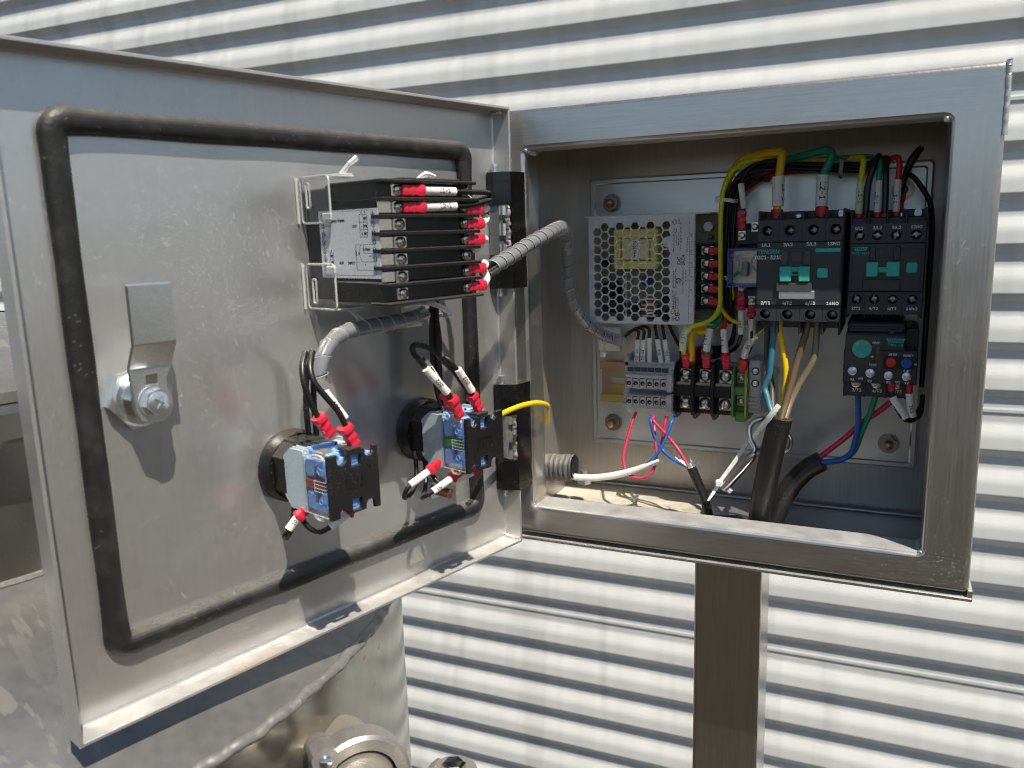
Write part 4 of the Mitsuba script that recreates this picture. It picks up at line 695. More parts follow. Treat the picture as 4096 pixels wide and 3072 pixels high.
wire('white sleeved wire partly hidden behind the left contactor', PB_([(156, 164, 86), (156.2, 152, 86), (156.4, 134, 88), (152, 124, 100)]), 1.5, 'wire_black', (PB_([(156.2, 153.4, 86)])[0], PB_([(156, 166, 86)])[0], 3.0), (PB_([(156.2, 152, 86), (156.5, 134, 88)]), 2.3, '202', False, 'sleeve_white', .5, 2.0))
for k, (z, mt) in enumerate(((200.9, 'wire_black'), (191.2, 'wire_black'), (181.7, 'wire_lime'), (172.2, 'wire_black'), (162.7, 'wire_black'))):
    P = PB_([(128, z, 100), (133.5, z - .3, 100), (138, z - 3, 102), (139.5, z - 9, 106), (139.5, z - 16, 109)])
    if k == 2: P = PB_([(128, z, 100), (134, z, 99), (139, z - 6, 99), (140.4, z - 16, 100), (137, z - 21, 103)])
    wire(f'wire with red terminal on the {("top", "second", "middle", "fourth", "bottom")[k]} screw of the power supply', P, 1.3, mt, (PB_([(133.4, z - .2, 100)])[0], PB_([(122.0, z, 101.5)])[0], 2.85))
wire('yellow wire curving from the power supply bundle to the relay', PB_([(131, 161, 97), (135, 155, 96), (141, 150, 93), (148, 148, 92), (156, 148.5, 95)]), 1.6, 'wire_yellow')
wire('second yellow wire looping under the green one to the left terminal', PB_([(112.6, 139.8, 100), (119, 139.4, 99), (127, 143, 101), (133, 152, 105)]), 2.3, 'wire_yellow')
wire('earth wire with white sleeve marked PE on the green terminal', PB_([(150.4, 116, 90), (151, 122, 88.5), (154, 132, 88), (159, 139.4, 88), (164.4, 145, 89), (170, 149, 94)]), 1.3, 'wire_lime', (PB_([(151, 122, 88.5)])[0], PB_([(150.2, 110.4, 92)])[0], 3.0), (PB_([(159.2, 139.6, 88), (154, 132, 88), (151.2, 122.6, 88.4)]), 2.6, 'PE', False, 'sleeve_white', .42, 2.3))
# sleeved wires into the grey terminals
sl6 = [((68.6, 133.0), (68.0, 114), 'PT-01+', [(68.6, 133, 95), (68.2, 138.6, 99), (63, 139.6, 104), (56, 134.4, 102)]), ((73.2, 133.0), (72.9, 114), 'PT-01-', [(73.2, 133, 95), (72.6, 139.4, 99), (66, 141, 105), (57, 136, 104)]), ((77.9, 134.6), (78.5, 114), None, [(77.9, 134.6, 95), (76.6, 141, 99), (69, 142, 106), (58, 137, 106)]),
       ((84.4, 133.8), (87.8, 115), '700', [(84.4, 133.8, 95), (81.6, 141, 100), (79, 147.5, 108), (78, 156, 112)]), ((90.2, 133.6), (93.5, 114), '701', [(90.2, 133.6, 95), (87.6, 141, 100), (84.5, 148, 108), (83, 156, 112)])]
for (a, b, s, P), lb in zip(sl6, ('leftmost white sleeve marked PT', 'second white sleeve marked PT', 'third white sleeve with its mark turned away', 'white sleeve marked 700', 'rightmost white sleeve, marked 701')):
    P = PB_([(b[0], b[1] - 3, 93)] + [(b[0], b[1], 94)] + P)
    wire(f'black wire with {lb} above the grey terminals', P, 1.25, 'wire_black', slv=(PB_([(a[0], a[1], 95), (b[0], b[1], 94)]), 1.95, s, False, 'sleeve_white', .40, 1.9))
wire('black wire passing behind the terminals below the power supply', PB_([(87, 148, 112), (95.2, 130.3, 113), (101, 121, 114)]), 1.3, 'wire_black')
for k in range(4): wire('black wire crossing behind the barrier terminals', PB_([(98, 124 - 3 * k, 112), (112, 125 - 3 * k, 112), (130, 127 - 2 * k, 110), (139, 131 + k, 106), (142, 140 + 2 * k, 102)]), 1.4, 'wire_black', group='black wires behind the barrier terminals')
# signal wires under the grey terminals
wire('red wire making a deep loop under the grey terminals', PB_([(70.4, 77, 84), (69.6, 72, 78), (66.6, 57, 72), (65.4, 44, 66), (69.4, 34.4, 62), (79.8, 31, 60), (89.4, 36.6, 61), (91.4, 47, 66), (88.8, 63, 72), (85.4, 76, 82)]), 1.2, 'wire_crimson')
wire('blue wire running down into the white cable', PB_([(102.0, 77, 78), (101.6, 74, 72), (98, 61, 66), (92, 49.4, 62), (84, 41.6, 60), (74, 36.6, 60)]), 1.2, 'wire_blue')
wire('blue wire running right to the thin black cable', PB_([(85.6, 77, 76), (86.2, 74, 70), (88.9, 62.1, 70), (94.7, 52.8, 70), (104.3, 46.8, 66), (115.2, 43.6, 62), (119, 43, 60)]), 1.2, 'wire_blue')
wire('red wire running right to the thin black cable', PB_([(87, 77, 76), (88.4, 74.6, 70), (97.5, 65.2, 70), (108.0, 53.9, 68), (117, 44.6, 60)]), 1.2, 'wire_crimson')
wire('short red wire behind the blue one', PB_([(96.2, 77, 78), (95.4, 70, 75), (94.4, 60.6, 74), (92.6, 51, 74)]), 1.2, 'wire_crimson')
cdt = thing('corrugated_conduit', 'dusty grey corrugated conduit end entering from the left', 'conduit')
xs = np.linspace(1, 27.5, 107); rr = 9.3 + 1.5 * np.abs(np.sin(np.pi * xs / 4.1)) ** .6
part(cdt, 'hose', wob(tube(np.stack([xs, 32.6 + .05 * xs, -60 + 0 * xs], 1), rr, 36, smooth=False, caps=False), .9, 7), 'conduit_grey', FB, smooth=True)
part(cdt, 'liner', tube(np.stack([xs, 32.6 + .05 * xs, -60 + 0 * xs], 1), 7.8, 24, smooth=False), 'black_clean', FB)
wc = thing('white_cable', 'flat white cable lying out of the grey conduit', 'cable')
part(wc, 'jacket', tube(PB_([(22, 27.4, 58), (40, 27.6, 59), (56, 30.4, 60), (70, 34.8, 60), (83, 40.6, 60), (95, 46.6, 60)]), [2.7, 2.8, 2.8, 2.6, 2.0, 1.3], 14, 8, ell=.8), 'cable_white', FB)
part(wc, 'bare_end', tube(PB_([(88, 41.6, 59), (99, 47.6, 60)]), [1.2, .8], 8, 2), 'zinc', FB)
sb = thing('floor_bolt', 'small bolt standing behind the grey conduit', 'bolt')
put(sb, cat([cyl([31.5, 22, -70], [31.5, 30, -70], 3, 16), cyl([31.5, 19, -70], [31.5, 22.6, -70], 5.4, 6)]), 'zinc', FB, smooth=30)

# ------------------------------------------------------------------ cables through the floor
gs = thing('rubber_grommet', 'torn black rubber patch round the cables on the box floor', 'grommet')
put(gs, wob(cat([lathe([(0, 2.0), (30, 2.0), (29, 5.2), (24, 6.4), (0, 6.4)], [0, 0, 0], ZA, 40).apply_scale([1.25, .72, 1.0]).apply_translation([158, 52, 0])]), 3, 9), 'cable_black', smooth=40)
cA = thing('thin_cable', 'thin black cable with frayed shield and red and blue wires', 'cable')
part(cA, 'jacket', tube(PB_([(119.6, 43.6, 60), (125.0, 31.4, 60), (129.6, 20, 60), (133, 6, 60), (134, -4, 60)]), 3.5, 16, 8), 'cable_black', FB)
fr = []
for k in range(26):
    a = rng.uniform(0, 6.28); dv = np.array([math.cos(a) * .8 - .25, .55 + .5 * rng.random(), math.sin(a) * .8]); p = np.array([119.6, 43.8, -60]) + [math.cos(a) * 2.6, 0, math.sin(a) * 2.6]; L_ = rng.uniform(3, 9)
    fr.append(tube([p, p + dv * L_ * .5 + rng.normal(0, .5, 3), p + dv * L_ + rng.normal(0, 1.4, 3)], .13, 4, 4))
part(cA, 'frayed_strand', cat(fr + [tube([[119.6, 43.4, -60], [118, 47, -60]], [2.6, 1.6], 12, 2)]), 'zinc', FB, stuff=True)
cB = thing('thick_cable', 'thick black cable standing upright with stripped colored cores', 'cable')
KB = PB_([(184.4, 91.4, 38), (181.0, 76, 39), (178.4, 62.7, 40), (174.6, 38.1, 42), (172.2, 18, 44), (171.6, -4, 45)])
part(cB, 'jacket', tube(KB, [7.6, 7.9, 8.0, 8.2, 8.4], 28, 8), 'cable_black', FB)
part(cB, 'filler', wob(tube(PB_([(184.2, 90.4, 38), (184.8, 92.6, 38)]), [6.6, 3.6], 20, 3), 2.4, 2.2), 'clear_film', FB)
for nm, lb, P, r, mt in (('core', 'grey core', [(179, 90, 41), (177.2, 98, 48), (175.6, 108, 55), (171.6, 128.7, 58), (171.6, 143, 56), (171.8, 158, 54)], 2.1, 'wire_grey'),
                         ('core', 'dusty blue core with a kink', [(180.6, 89, 37), (176.6, 96, 42), (173.6, 104, 46), (171.8, 109, 48), (174.4, 117, 48), (175.4, 128, 48), (176.2, 140, 49), (177.4, 156, 50)], 2.1, 'wire_teal'),
                         ('core', 'yellow core', [(183.6, 90, 42), (184.4, 102, 48), (185.2, 115, 50), (184, 129, 50), (180.6, 146, 50), (179.4, 158, 52)], 2.1, 'wire_yellow'),
                         ('core', 'brown core', [(184.6, 90, 36), (187.0, 102, 42), (192.6, 129.5, 48), (196.8, 146, 49), (198.6, 160, 52)], 2.3, 'wire_brown'),
                         ('core', 'tan core', [(186.6, 90, 38), (189.0, 100, 46), (193.4, 111, 49), (202.4, 130, 50), (203.8, 146, 50), (203.8, 160, 52)], 2.2, 'wire_tan')):
    part(cB, nm, tube(PB_(P), r, 12, 8), mt, FB, label=lb)
cC = thing('thick_cable', 'thick black cable bending right behind the upright one', 'cable')
part(cC, 'jacket', tube(PB_([(208.8, 53.6, 72), (199.6, 47, 72), (190, 35.4, 70), (183, 22, 66), (178, 6, 62), (176, -4, 60)]), 7.2, 24, 8), 'cable_black', FB)
for lb, P, mt in (('blue core', [(207, 53, 70), (215, 53.6, 73), (222, 55.4, 75), (227.2, 60, 75), (230, 70, 75), (231.2, 82, 75), (230.6, 96, 72), (230.2, 108, 66)], 'wire_blue'), ('green core', [(207, 51, 74), (222, 54, 79), (229, 60, 80), (234, 76, 78), (239, 92, 75), (242.2, 108, 68)], 'wire_green'), ('crimson core', [(207, 55.4, 74), (212, 59.6, 77), (222, 68.6, 80), (234, 82, 79), (246, 93, 76), (254.6, 104, 69)], 'wire_crimson')):
    part(cC, 'core', tube(PB_(P), 1.95, 12, 8), mt, FB, label=lb)
wire('black wire pair end with white sleeve under terminal 95', PB_([(250.6, 118, 47), (250.8, 111, 46), (252, 106, 44), (259, 94, 44), (264, 92.6, 48), (268, 98, 60)]), 1.6, 'wire_black', slv=(PB_([(251.4, 107.6, 44.6), (255.4, 101, 43.6), (259.6, 94.4, 44)]), 2.35, None, False, 'sleeve_white'), ferrule=(PB_([(250.6, 116, 46)])[0], PB_([(250.7, 111.2, 46)])[0], 1.9))
wire('black wire end with white sleeve marked 201 under terminal 96', PB_([(260.8, 118, 47), (261, 111, 46), (262.2, 102, 45), (264, 94.6, 46), (268, 95, 54), (269.4, 106, 64)]), 1.6, 'wire_black', slv=(PB_([(261.1, 110.2, 46), (262.2, 102, 45), (263.8, 95.4, 45.6)]), 2.35, '201', False, 'sleeve_white', .45, 2.2), ferrule=(PB_([(260.8, 116, 46)])[0], PB_([(261, 111.2, 46)])[0], 1.9))

# ------------------------------------------------------------------ key and cable ties
ky = thing('cabinet_key', 'shiny steel cabinet key with wire loop tied to the thick cable', 'key')
a, b = np.array(PB_([(145.8, 33.9, 46)])[0]), np.array(PB_([(167.0, 63, 45)])[0]); dk = unit(b - a)
part(ky, 'barrel', cat([lathe([(1.3, 0.6), (1.5, 0), (2.9, 0), (3.1, .4), (3.1, np.linalg.norm(b - a) - 3), (2.0, np.linalg.norm(b - a)), (0, np.linalg.norm(b - a) + .6)], a, dk, 24), lathe([(0, 1.5), (1.4, 1.5), (1.4, .7)], a, dk, 16)]), 'chrome', FB, smooth=40)
nk = unit(np.cross(dk, [0, 0, 1])); part(ky, 'bit', cat([turn(bx(0, 5.4, -1.5, 1.5, .6, 3.8, .3), np.stack([nk, np.cross(dk, nk), dk], 1)).apply_translation(a)]), 'zinc', FB, smooth=30)
part(ky, 'loop_handle', tube(PB_([(165.6, 60.8, 46), (166.4, 66, 47), (163.6, 71, 48), (162.0, 77.6, 49), (163.8, 82.8, 50), (169.6, 86, 51), (178, 84, 54), (186, 76.6, 56), (189, 71, 56), (187.6, 64.6, 56), (182, 62, 54), (173, 65.4, 50), (167.8, 65, 48)]), 1.85, 14, 8), 'chrome', FB)
ct = thing('cable_tie', 'translucent white cable tie holding the key to the thick cable', 'cable tie')
part(ct, 'strap', cat([tube(PB_([(183.6, 101, 31), (181.6, 98, 30.6), (176.4, 90.4, 32), (170.2, 81, 40), (166.0, 73, 46.5)]), 1.75, 8, 8, ell=.35), tube(PB_([(163.0, 72, 56), (152.6, 54, 53), (142.8, 38.4, 49), (138.6, 30.4, 46), (135.4, 25.0, 43)]), [1.5, 1.5, 1.4, 1.2, .7], 8, 8, ell=.4)]), 'tie_white', FB)
part(ct, 'serration', cat([tube(PB_([(181.6 - q * .78, 97.4 - q * 1.16, 29.2 + q * .45), (182.9 - q * .78, 96.5 - q * 1.16, 29.2 + q * .45)]), .25, 5, 1) for q in range(14)]), 'sleeve_white', FB, smooth=False, stuff=True)
part(ct, 'head', turn(bx(-2.4, 2.4, -2.4, 2.4, -2.2, 2.2, .6), np.eye(3)).apply_translation(PB_([(142.6, 38.0, 46.5)])[0]), 'tie_white', FB, smooth=30)
ct2 = thing('cable_tie', 'white cable tie round the wire bundle above the power supply', 'cable tie')
part(ct2, 'strap', tube(PB_([(130.6, 237.8, 93), (135, 237.2, 91), (140.4, 236.4, 92), (143.6, 236.2, 98), (142, 236.4, 108)]), 1.3, 8, 6, ell=.4), 'tie_white', FB)
part(ct2, 'head', bx(127.6, 132, 235.6, 240, -96, -92, .6), 'tie_white', FB, smooth=30)
ct3 = thing('cable_tie', 'grey cable tie round the black wires above the right contactor', 'cable tie')
put(ct3, tube(PB_([(212.4, 263.6, 84), (212.8, 258, 82.5), (212.2, 250.6, 84), (212, 248.6, 92)]), 1.3, 8, 6, ell=.4), 'grey_plastic', FB)
mb = thing('tie_mount', 'square white adhesive tie mount under the power supply', 'tie mount')
put(mb, cat([bx(29, 48, 120, 139.6, -118.8, -115.6, .6), bx(34, 43, 125, 134, -116, -111.6, .8)]), 'sleeve_white', FB, smooth=25)
ct4 = thing('cable_tie', 'white cable tie round the spiral sleeve on its square mount', 'cable tie')
put(ct4, cat([tube(PB_([(36.6, 132.4, 112), (37.6, 134.4, 104), (39, 131, 98), (39, 125, 97), (37.4, 121.6, 104), (36.8, 122, 112)]), 1.3, 8, 6, ell=.4), bx(36.2, 40.6, 117.4, 121.4, -104, -99, .6)]), 'tie_white', FB, smooth=35)

# ------------------------------------------------------------------ process controller on the door
pD = lambda P: [(-q[0], q[1], q[2]) for q in P]
VD = np.array([-.55, .1, 1.0])
tc = thing('process_controller', 'black panel controller with screw terminals and grey wiring diagram on the upper door', 'controller')
part(tc, 'housing', cat([dbx(92, 155.6, 188, 246.5, 0, 60, .8), dbx(91, 156.6, 238.6, 247.6, 20, 61, .8), dbx(91, 156.6, 187.2, 198.2, 20, 61, .8), dbx(90, 157, 246.6, 248.4, 24, 66.5, .5), dbx(88, 157, 186.2, 187.8, 52, 67.5, .5), dbx(98, 140, 248.2, 249.6, 30, 62, .4)]), 'black_plastic', FD, smooth=25)
part(tc, 'back_panel', dbx(96, 156, 188.2, 246.6, 57, 59.6, .2), 'black_clean', FD, smooth=False)
part(tc, 'back_slot', cat([dbx(112, 120, 192 + 8.6 * k, 197 + 8.6 * k, 59.6, 59.75) for k in range(6)]), 'black_plastic', FD, smooth=False)
for v in (238.7, 230.4, 221.9, 213.5, 205.0, 196.4):
    part(tc, 'terminal_rib', dbx(88.4, 156.8, v - .95, v + .95, 56, 66.6, .35), 'black_plastic', FD, smooth=25)
for k, v in enumerate((243.3, 235, 226.4, 217.5, 209, 200.2, 191.5)):
    part(tc, 'terminal_plate', cat([dbx(137.5, 155.4, v - 3.0, v + 3.0, 59.4, 60.4, .3)]), 'nickel', FD, smooth=25)
    part(tc, 'screw', cat([dbx(139.0, 146.6, v - 3.3, v + 3.3, 60.4, 61.5, .5), screw(-142.8, v, 61.5, 2.7, hs=1.2)]), 'nickel', FD, smooth=35)
    part(tc, 'terminal_plate', cat([dbx(94, 100.4, v - 3.0, v + 3.0, 58, 59.2, .3)]), 'nickel', FD, smooth=25)
    part(tc, 'screw', cat([cyl([-95.2, v, 59], [-95.2, v, 61.4], 3.0, 20), screw(-95.2, v, 61.4, 2.7, hs=1.2)]), 'nickel', FD, smooth=35)
lp = lambda P: P     # label drawing coordinates: a = along w, b = height, on the side u = 156
def side(mesh, u=156.0):
    v = mesh.vertices.copy(); mesh = mesh.copy(); mesh.vertices = np.stack([-(u + v[:, 2]), v[:, 1], v[:, 0]], 1); return mesh
part(tc, 'wiring_label', side(extr(rrect(12.6, 61, 199.8, 234.6, .8), 0, .35), 155.7), 'paper_grey', FD, smooth=False)
ink = []
def lt(s, x, y, h, sx=.9): ink.append(side(text(s, h, x, y, .06, sx=sx), 156.05))
def ll(P, w=.22): ink.append(side(line(P, w, .06, .06), 156.05))
for k in range(7):
    for x, n in ((15.8, k + 1), (57.0, k + 8)):
        y = 231.2 - 4.35 * k; ink.append(side(ringtext(x, y, 1.55, .25, .06, .06), 156.05)); lt(str(n), x, y, 1.7, .8 if n > 9 else 1)
        if k < 6: ll([(x, y - 1.6), (x, y - 2.75)])
ll([(15.8, 232.8), (15.8, 233.9), (57, 233.9), (57, 232.8)]); ll([(15.8, 203.5), (15.8, 201.2), (57, 201.2), (57, 203.5)])
lt('85~265VAC  POWER', 26.4, 229.2, 1.25); ll([(17.4, 231.2), (21.8, 231.2), (21.8, 230)]); ll([(17.4, 226.8), (21.8, 226.8), (21.8, 228)])
for x in (46.4, 49.4, 52.4): ll([(x, 231.8), (x, 220.6)])
for y in (231.8, 228, 224.3, 220.6): ll([(46.4, y), (52.4, y)])
for s, y in (('N/C', 229.9), ('COM', 226.1), ('N/O', 222.4)): lt(s, 50.9, y, 1.2, .75)
lt('-', 47.9, 226.1, 1.6); lt('+', 47.9, 222.4, 1.6); lt('OUT', 42.2, 226.2, 1.3); ink.append(side(extr(Point(50.9, 232.9).buffer(.5), .06, .12), 156.05)); ink.append(side(ringtext(47.9, 232.9, .55, .2, .06, .06), 156.05))
for x in (20.4, 22.9): ll([(x, 213), (x, 202.9)])
for y in (213, 209.6, 206.3, 202.9): ll([(20.4, y), (22.9, y)])
for s, y in (('N/O', 211.3), ('COM', 208), ('N/C', 204.6)): lt(s, 21.65, y, 1.1, .7)
ink.append(side(extr(Point(21.6, 213.9).buffer(.5), .06, .12), 156.05)); lt('AUX', 29.6, 207.6, 1.4); lt('INPUT', 37.8, 207.6, 1.4)
ll([(44, 216.8), (42.2, 216.8), (42.2, 204.0), (55.4, 204.0)]); ll([(41.7, 213.9), (42.7, 213.9), (42.7, 211.3), (41.7, 211.3), (41.7, 213.9)]); ll([(42.2, 208), (44.5, 208)]); ll([(46, 216.8), (44.6, 212.4), (46.4, 208.2), (55.4, 208.2)]); ll([(45, 216.8), (47.2, 216.8)]); ll([(48.4, 215.2), (48.4, 216.8), (55.4, 216.8)]); ll([(48.4, 213.6), (48.4, 212.4), (55.4, 212.4)])
lt('0~20mA', 50.6, 214.5, 1.2); lt('-', 53.2, 217.9, 1.5); lt('+', 53.0, 211.2, 1.5); lt('+', 49, 207, 1.5); ink.append(side(extr(Point(44.6, 212.4).buffer(.6), .06, .12), 156.05))
part(tc, 'label_print', cat(ink), 'black_print', FD, smooth=False)
for sgn, va, vb, nm in ((1, 228.6, 252.5, 'upper'), (-1, 207.0, 183.0, 'lower')):
    lo, hi = min(va, vb), max(va, vb); e = vb
    o1 = rrect(1, 26, lo, hi, 2.5).difference(rrect(6, 9, lo + (8 if sgn > 0 else 3), hi - (3 if sgn > 0 else 8), 1.2)); ed = [np.array(o1.exterior.coords)] + [np.array(q.coords) for q in o1.interiors]
    part(tc, 'clip', cat([side(extr(o1, 0, 1.6), 157.0), dbx(140, 157, e - .8, e + .8, 2, 25, .3), dbx(157, 161, lo, hi, .4, 2, .3)]), 'clear_hard', FD, smooth=25, label=f'clear plastic {nm} mounting clip')
    rim_ = [tube(np.stack([np.full(len(q), -158.2), q[:, 1], q[:, 0]], 1), .62, 6, smooth=False) for q in ed] + [tube(pD([(158, e, 25), (141, e, 25)]), .5, 6, 2), tube(pD([(141, e, 25), (141, e, 3)]), .4, 6, 2), tube(pD([(161, lo, 1.4), (161, hi, 1.4)]), .7, 6, 2)] + [bx(-159.6, -158.4, va + 3 * sgn - 2, va + 3 * sgn + 2, 20, 28, .5)]
    part(tc, 'clip_rim', cat(rim_), 'clear_edge', FD, smooth=30)
    a = np.array([-142, e + 1.2 * sgn, 16]); part(tc, 'clip_lever', cat([tube([a, a + [4, 5.5 * sgn, 2]], [2.0, 1.6], 6, 1, ell=.6), tube([a + [4, 5.5 * sgn, 2], a + [9, 9.0 * sgn, 3]], [1.6, 2.0], 6, 1, ell=.6), dbx(137, 146, min(e, e + 2 * sgn), max(e, e + 2 * sgn), 11, 20, .5)]), 'clear_edge', FD, smooth=25)
part(tc, 'clip_lever', tube(pD([(106, 249, 34), (99, 254, 36), (95, 252.5, 40)]), [1.4, 1.8, 1.0], 6, 3, ell=.6), 'clear_edge', FD)
part(tc, 'clip_lever', tube(pD([(92, 184, 10), (84, 181.4, 10), (78, 182.6, 10)]), [1.6, 2.6, 2.0], 8, 3, ell=.6), 'clear_edge', FD)

# ------------------------------------------------------------------ switches on the door
STROKES = [[[(.5, 1), (.05, .62)], [(.5, 1), (.95, .62)], [(.3, .6), (.7, .6)], [(.22, .42), (.78, .42), (.78, .05), (.22, .05), (.22, .42)]], [[(.1, .72), (.88, .72), (.82, .08), (.62, .12)], [(.48, 1), (.45, .5), (.12, .03)]],
           [[(.32, 1), (.08, .6)], [(.22, .72), (.22, 0)], [(.42, .85), (.92, .85)], [(.66, 1), (.66, .58)], [(.36, .58), (.97, .58)], [(.44, .34), (.92, .34)], [(.66, .5), (.66, .05)], [(.36, .05), (.98, .05)]]]
def switch(label, u0, v0, ind, flip):
    k = thing('push_button_switch', label, 'switch', None); M = np.eye(4); M[:3, 3] = [-u0, v0, 0]; F = FD @ M
    part(k, 'lock_ring', cat([lathe([(0, .3), (19.6, .3), (20.2, 1.2), (20.2, 5), (18.6, 9), (12, 9.6), (0, 9.6)], [0, 0, 0], ZA, 48)] + [tube([[18.6 * math.cos(a), 18.6 * math.sin(a), 4.5], [17.0 * math.cos(a), 17.0 * math.sin(a), 9.4]], [1.5, .9], 8, 2) for a in np.linspace(0, 2 * np.pi, 20, endpoint=False)]), 'black_plastic', F, smooth=35)
    oc = Polygon([(-15.9, -8.5), (-9.5, -15.2), (9.5, -15.2), (15.9, -8.5), (15.9, 9.5), (9.5, 16.2), (-9.5, 16.2), (-15.9, 9.5)])
    part(k, 'collar', cat([extr(oc, 6, 19.6), extr(oc.buffer(-1.2), 19.6, 21), bx(-8, 8, 14, 17.6, 9, 24, .8), bx(-9, 7, 15, 16.6, 19, 36, .4)]), 'black_plastic', F, smooth=25)
    sp = Polygon([(-9.8, 18), (-15.8, 23), (-15.8, 36.2), (16.4, 36.2), (16.4, 25), (11.4, 19)])
    part(k, 'grey_body', cat([sidex(sp, -15.6, -14.2), sidex(sp, 14.2, 15.6), sidex(Polygon([(-9.8, 18), (-15.6, 23), (-15.6, 36), (14.6, 36), (14.6, 25), (11.4, 19)]), -14.3, 14.3)] + [bx(q, q + 1.0, 13, 16.2, 22, 36, .2) for q in (-12, -9.6, -7.2)]), 'pale_grey', F, smooth=25)
    part(k, 'blue_tab', cat([bx(-11, 4.6, 14.8, 17.4, 33, 37, .6), bx(-10, 8, 12.6, 15.4, 36, 50, .6)]), 'blue_plastic', F, smooth=25)
    bl_ = []
    for s in (1, -1):
        bl_ += [bx(-14.6, -13, s * 4, s * 13.6, 37, 44, .8), bx(-14.4, -8, s * 3.4, s * 8.4, 38, 41.5, .8), bx(-14.6, -12, s * 9, s * 14.2, 42, 52, 1.2), bx(-14.8, -10, s * 4.4, s * 10, 47, 54, 1.4), bx(-14.9, -13.4, s * 2.4, s * 12.5, 53, 55.6, .5)]
        bl_ += [tube([[-15.0, s * 8.0 + 1.5 * math.cos(a), 49 + 1.5 * math.sin(a)] for a in np.linspace(0, 2 * np.pi, 14)], .4, 6, smooth=False)]
    part(k, 'blue_mechanism', cat(bl_ + [bx(-8, 14, -13, 13, 37, 54, .5)]), 'blue_plastic', F, smooth=25)
    part(k, 'colour_block', bx(-14.9, -9, -2.4, 2.4, 36.4, 47.5, .5), 'indicator_' + ind, F, smooth=25)
    part(k, 'contact_spring', cat([tube([[-14.6, -1.8 + .5 * math.sin(q * 2.4), 44 + q * .33], [-14.6, 1.8 + .5 * math.sin(q * 2.4), 44 + q * .33]], .18, 5, 1) for q in range(30)][::5] + [tube([[-14.8, -9, 45.8], [-14.8, 10, 45.8], [-14.8, 12, 48]], .45, 6, 4)]), 'nickel', F)
    part(k, 'clear_cover', cat([bx(-15.7, -15.1, -15.6, 14.6, 36.4, 55.2, .2), bx(-15.6, -4, -15.8, -15.2, 36.4, 55.2, .2), bx(-15.6, -9, 14.2, 14.8, 36.4, 55.2, .2), ]), 'clear_hard', F, smooth=25)
    part(k, 'cover_rim', cat([tube([[-15.6, q, 45], [-15.6, q, 54.6]], .22, 5, 1) for q in (-2.8, -1.0, .9, 2.8)] + [tube([[-15.6, -2.8, 45], [-15.6, 2.8, 45]], .25, 5, 1), tube([[-15.4, -15.5, 36.6], [-15.4, -15.5, 55]], .35, 6, 1), tube([[-15.4, 14.4, 36.6], [-15.4, 14.4, 55]], .35, 6, 1), tube([[-15.4, -15.5, 36.8], [-15.4, 14.4, 36.8]], .3, 6, 1), tube([[-15.2, -15.5, 43], [-14.8, -17.6, 44], [-14.4, -17.8, 49], [-15.2, -15.4, 50]], .8, 8, 6), tube([[-15.2, 14.2, 42], [-14.8, 15.6, 45], [-14.4, 15.2, 51], [-15.2, 13.6, 53]], .6, 8, 6)]), 'clear_edge', F)
    for x, z in ((-8.4, 43), (8.4, 43)):
        for s in (1, -1): part(k, 'screw_terminal', cat([bx(x - 3.4, x + 3.4, s * 14.4 - 2.2, s * 14.4 + 2.2, z - 3, z + 5, .4), screw(x, s * 12.5, 52.6, 2.7)]), 'tin_plate', F, smooth=35)
    pl_ = sbox(-15.5, -16.4, 15.5, 16.4)
    cut = [Point(-7.4, 13.6).buffer(3.2, 12), sbox(-10.2, 13.6, -4.2, 20), Point(9.8, 14.6).buffer(3.0, 12), sbox(6.8, 14.6, 12.8, 20), Point(-7.6, -14.6).buffer(2.8, 12), sbox(-10.4, -20, -4.8, -14.6), Point(9.2, -13.4).buffer(3.0, 12), sbox(6.2, -20, 12.2, -13.4), sbox(-1.6, 8.4, 4.8, 14.4), sbox(-2.4, -14.8, 4.0, -8.4), sbox(-4.8, -20, 6.2, -15.6)]
    mir = lambda g: affinity.rotate(g, 180, origin=(0, 0)) if flip else g
    part(k, 'back_plate', cat([extr(mir(pl_.difference(unary_union(cut))), 55.2, 57.6), bx(*((-3.4, 5.4) if not flip else (-5.4, 3.4)), 16.2, 17.8, 49, 57.5, .4)]), 'black_plastic', F, smooth=25)
    bw = [mir(sbox(-1.4, 8.4, 4.6, 14.4)), mir(sbox(-2.2, -14.8, 3.8, -8.4))]
    part(k, 'blue_window', cat([extr(b, 53.4, 54.6) for b in bw] + [extr(affinity.scale(b, .55, .35), 54.6, 55.4) for b in bw]), 'blue_plastic', F, smooth=25)
    gl_ = []
    for c_, sset in enumerate(STROKES):
        for st_ in sset: gl_.append(line([(-6.6 + c_ * 5.0 + 4.2 * p[0], .0 + 4.4 * p[1]) for p in st_], .5, 57.55, .3))
    gl_ += [text('HELIJIA', 2.3, .8, -2.2, 57.55, depth=.3), ringtext(9.8, 6.2, 1.0, .25, 57.55, .25), text('R', 1.0, 9.8, 6.2, 57.55, depth=.25)]
    mm = cat(gl_)
    if flip: mm.apply_transform(trimesh.transformations.rotation_matrix(math.pi, [0, 0, 1]))
    part(k, 'raised_lettering', mm, 'black_clean', F, smooth=False)
    return k
switch('left switch block with red indicator, nearer the open edge of the door', 178.3, 98.9, 'red', False)
switch('right switch block with green indicator, beside the lower hinge', 81.0, 98.9, 'green', True)

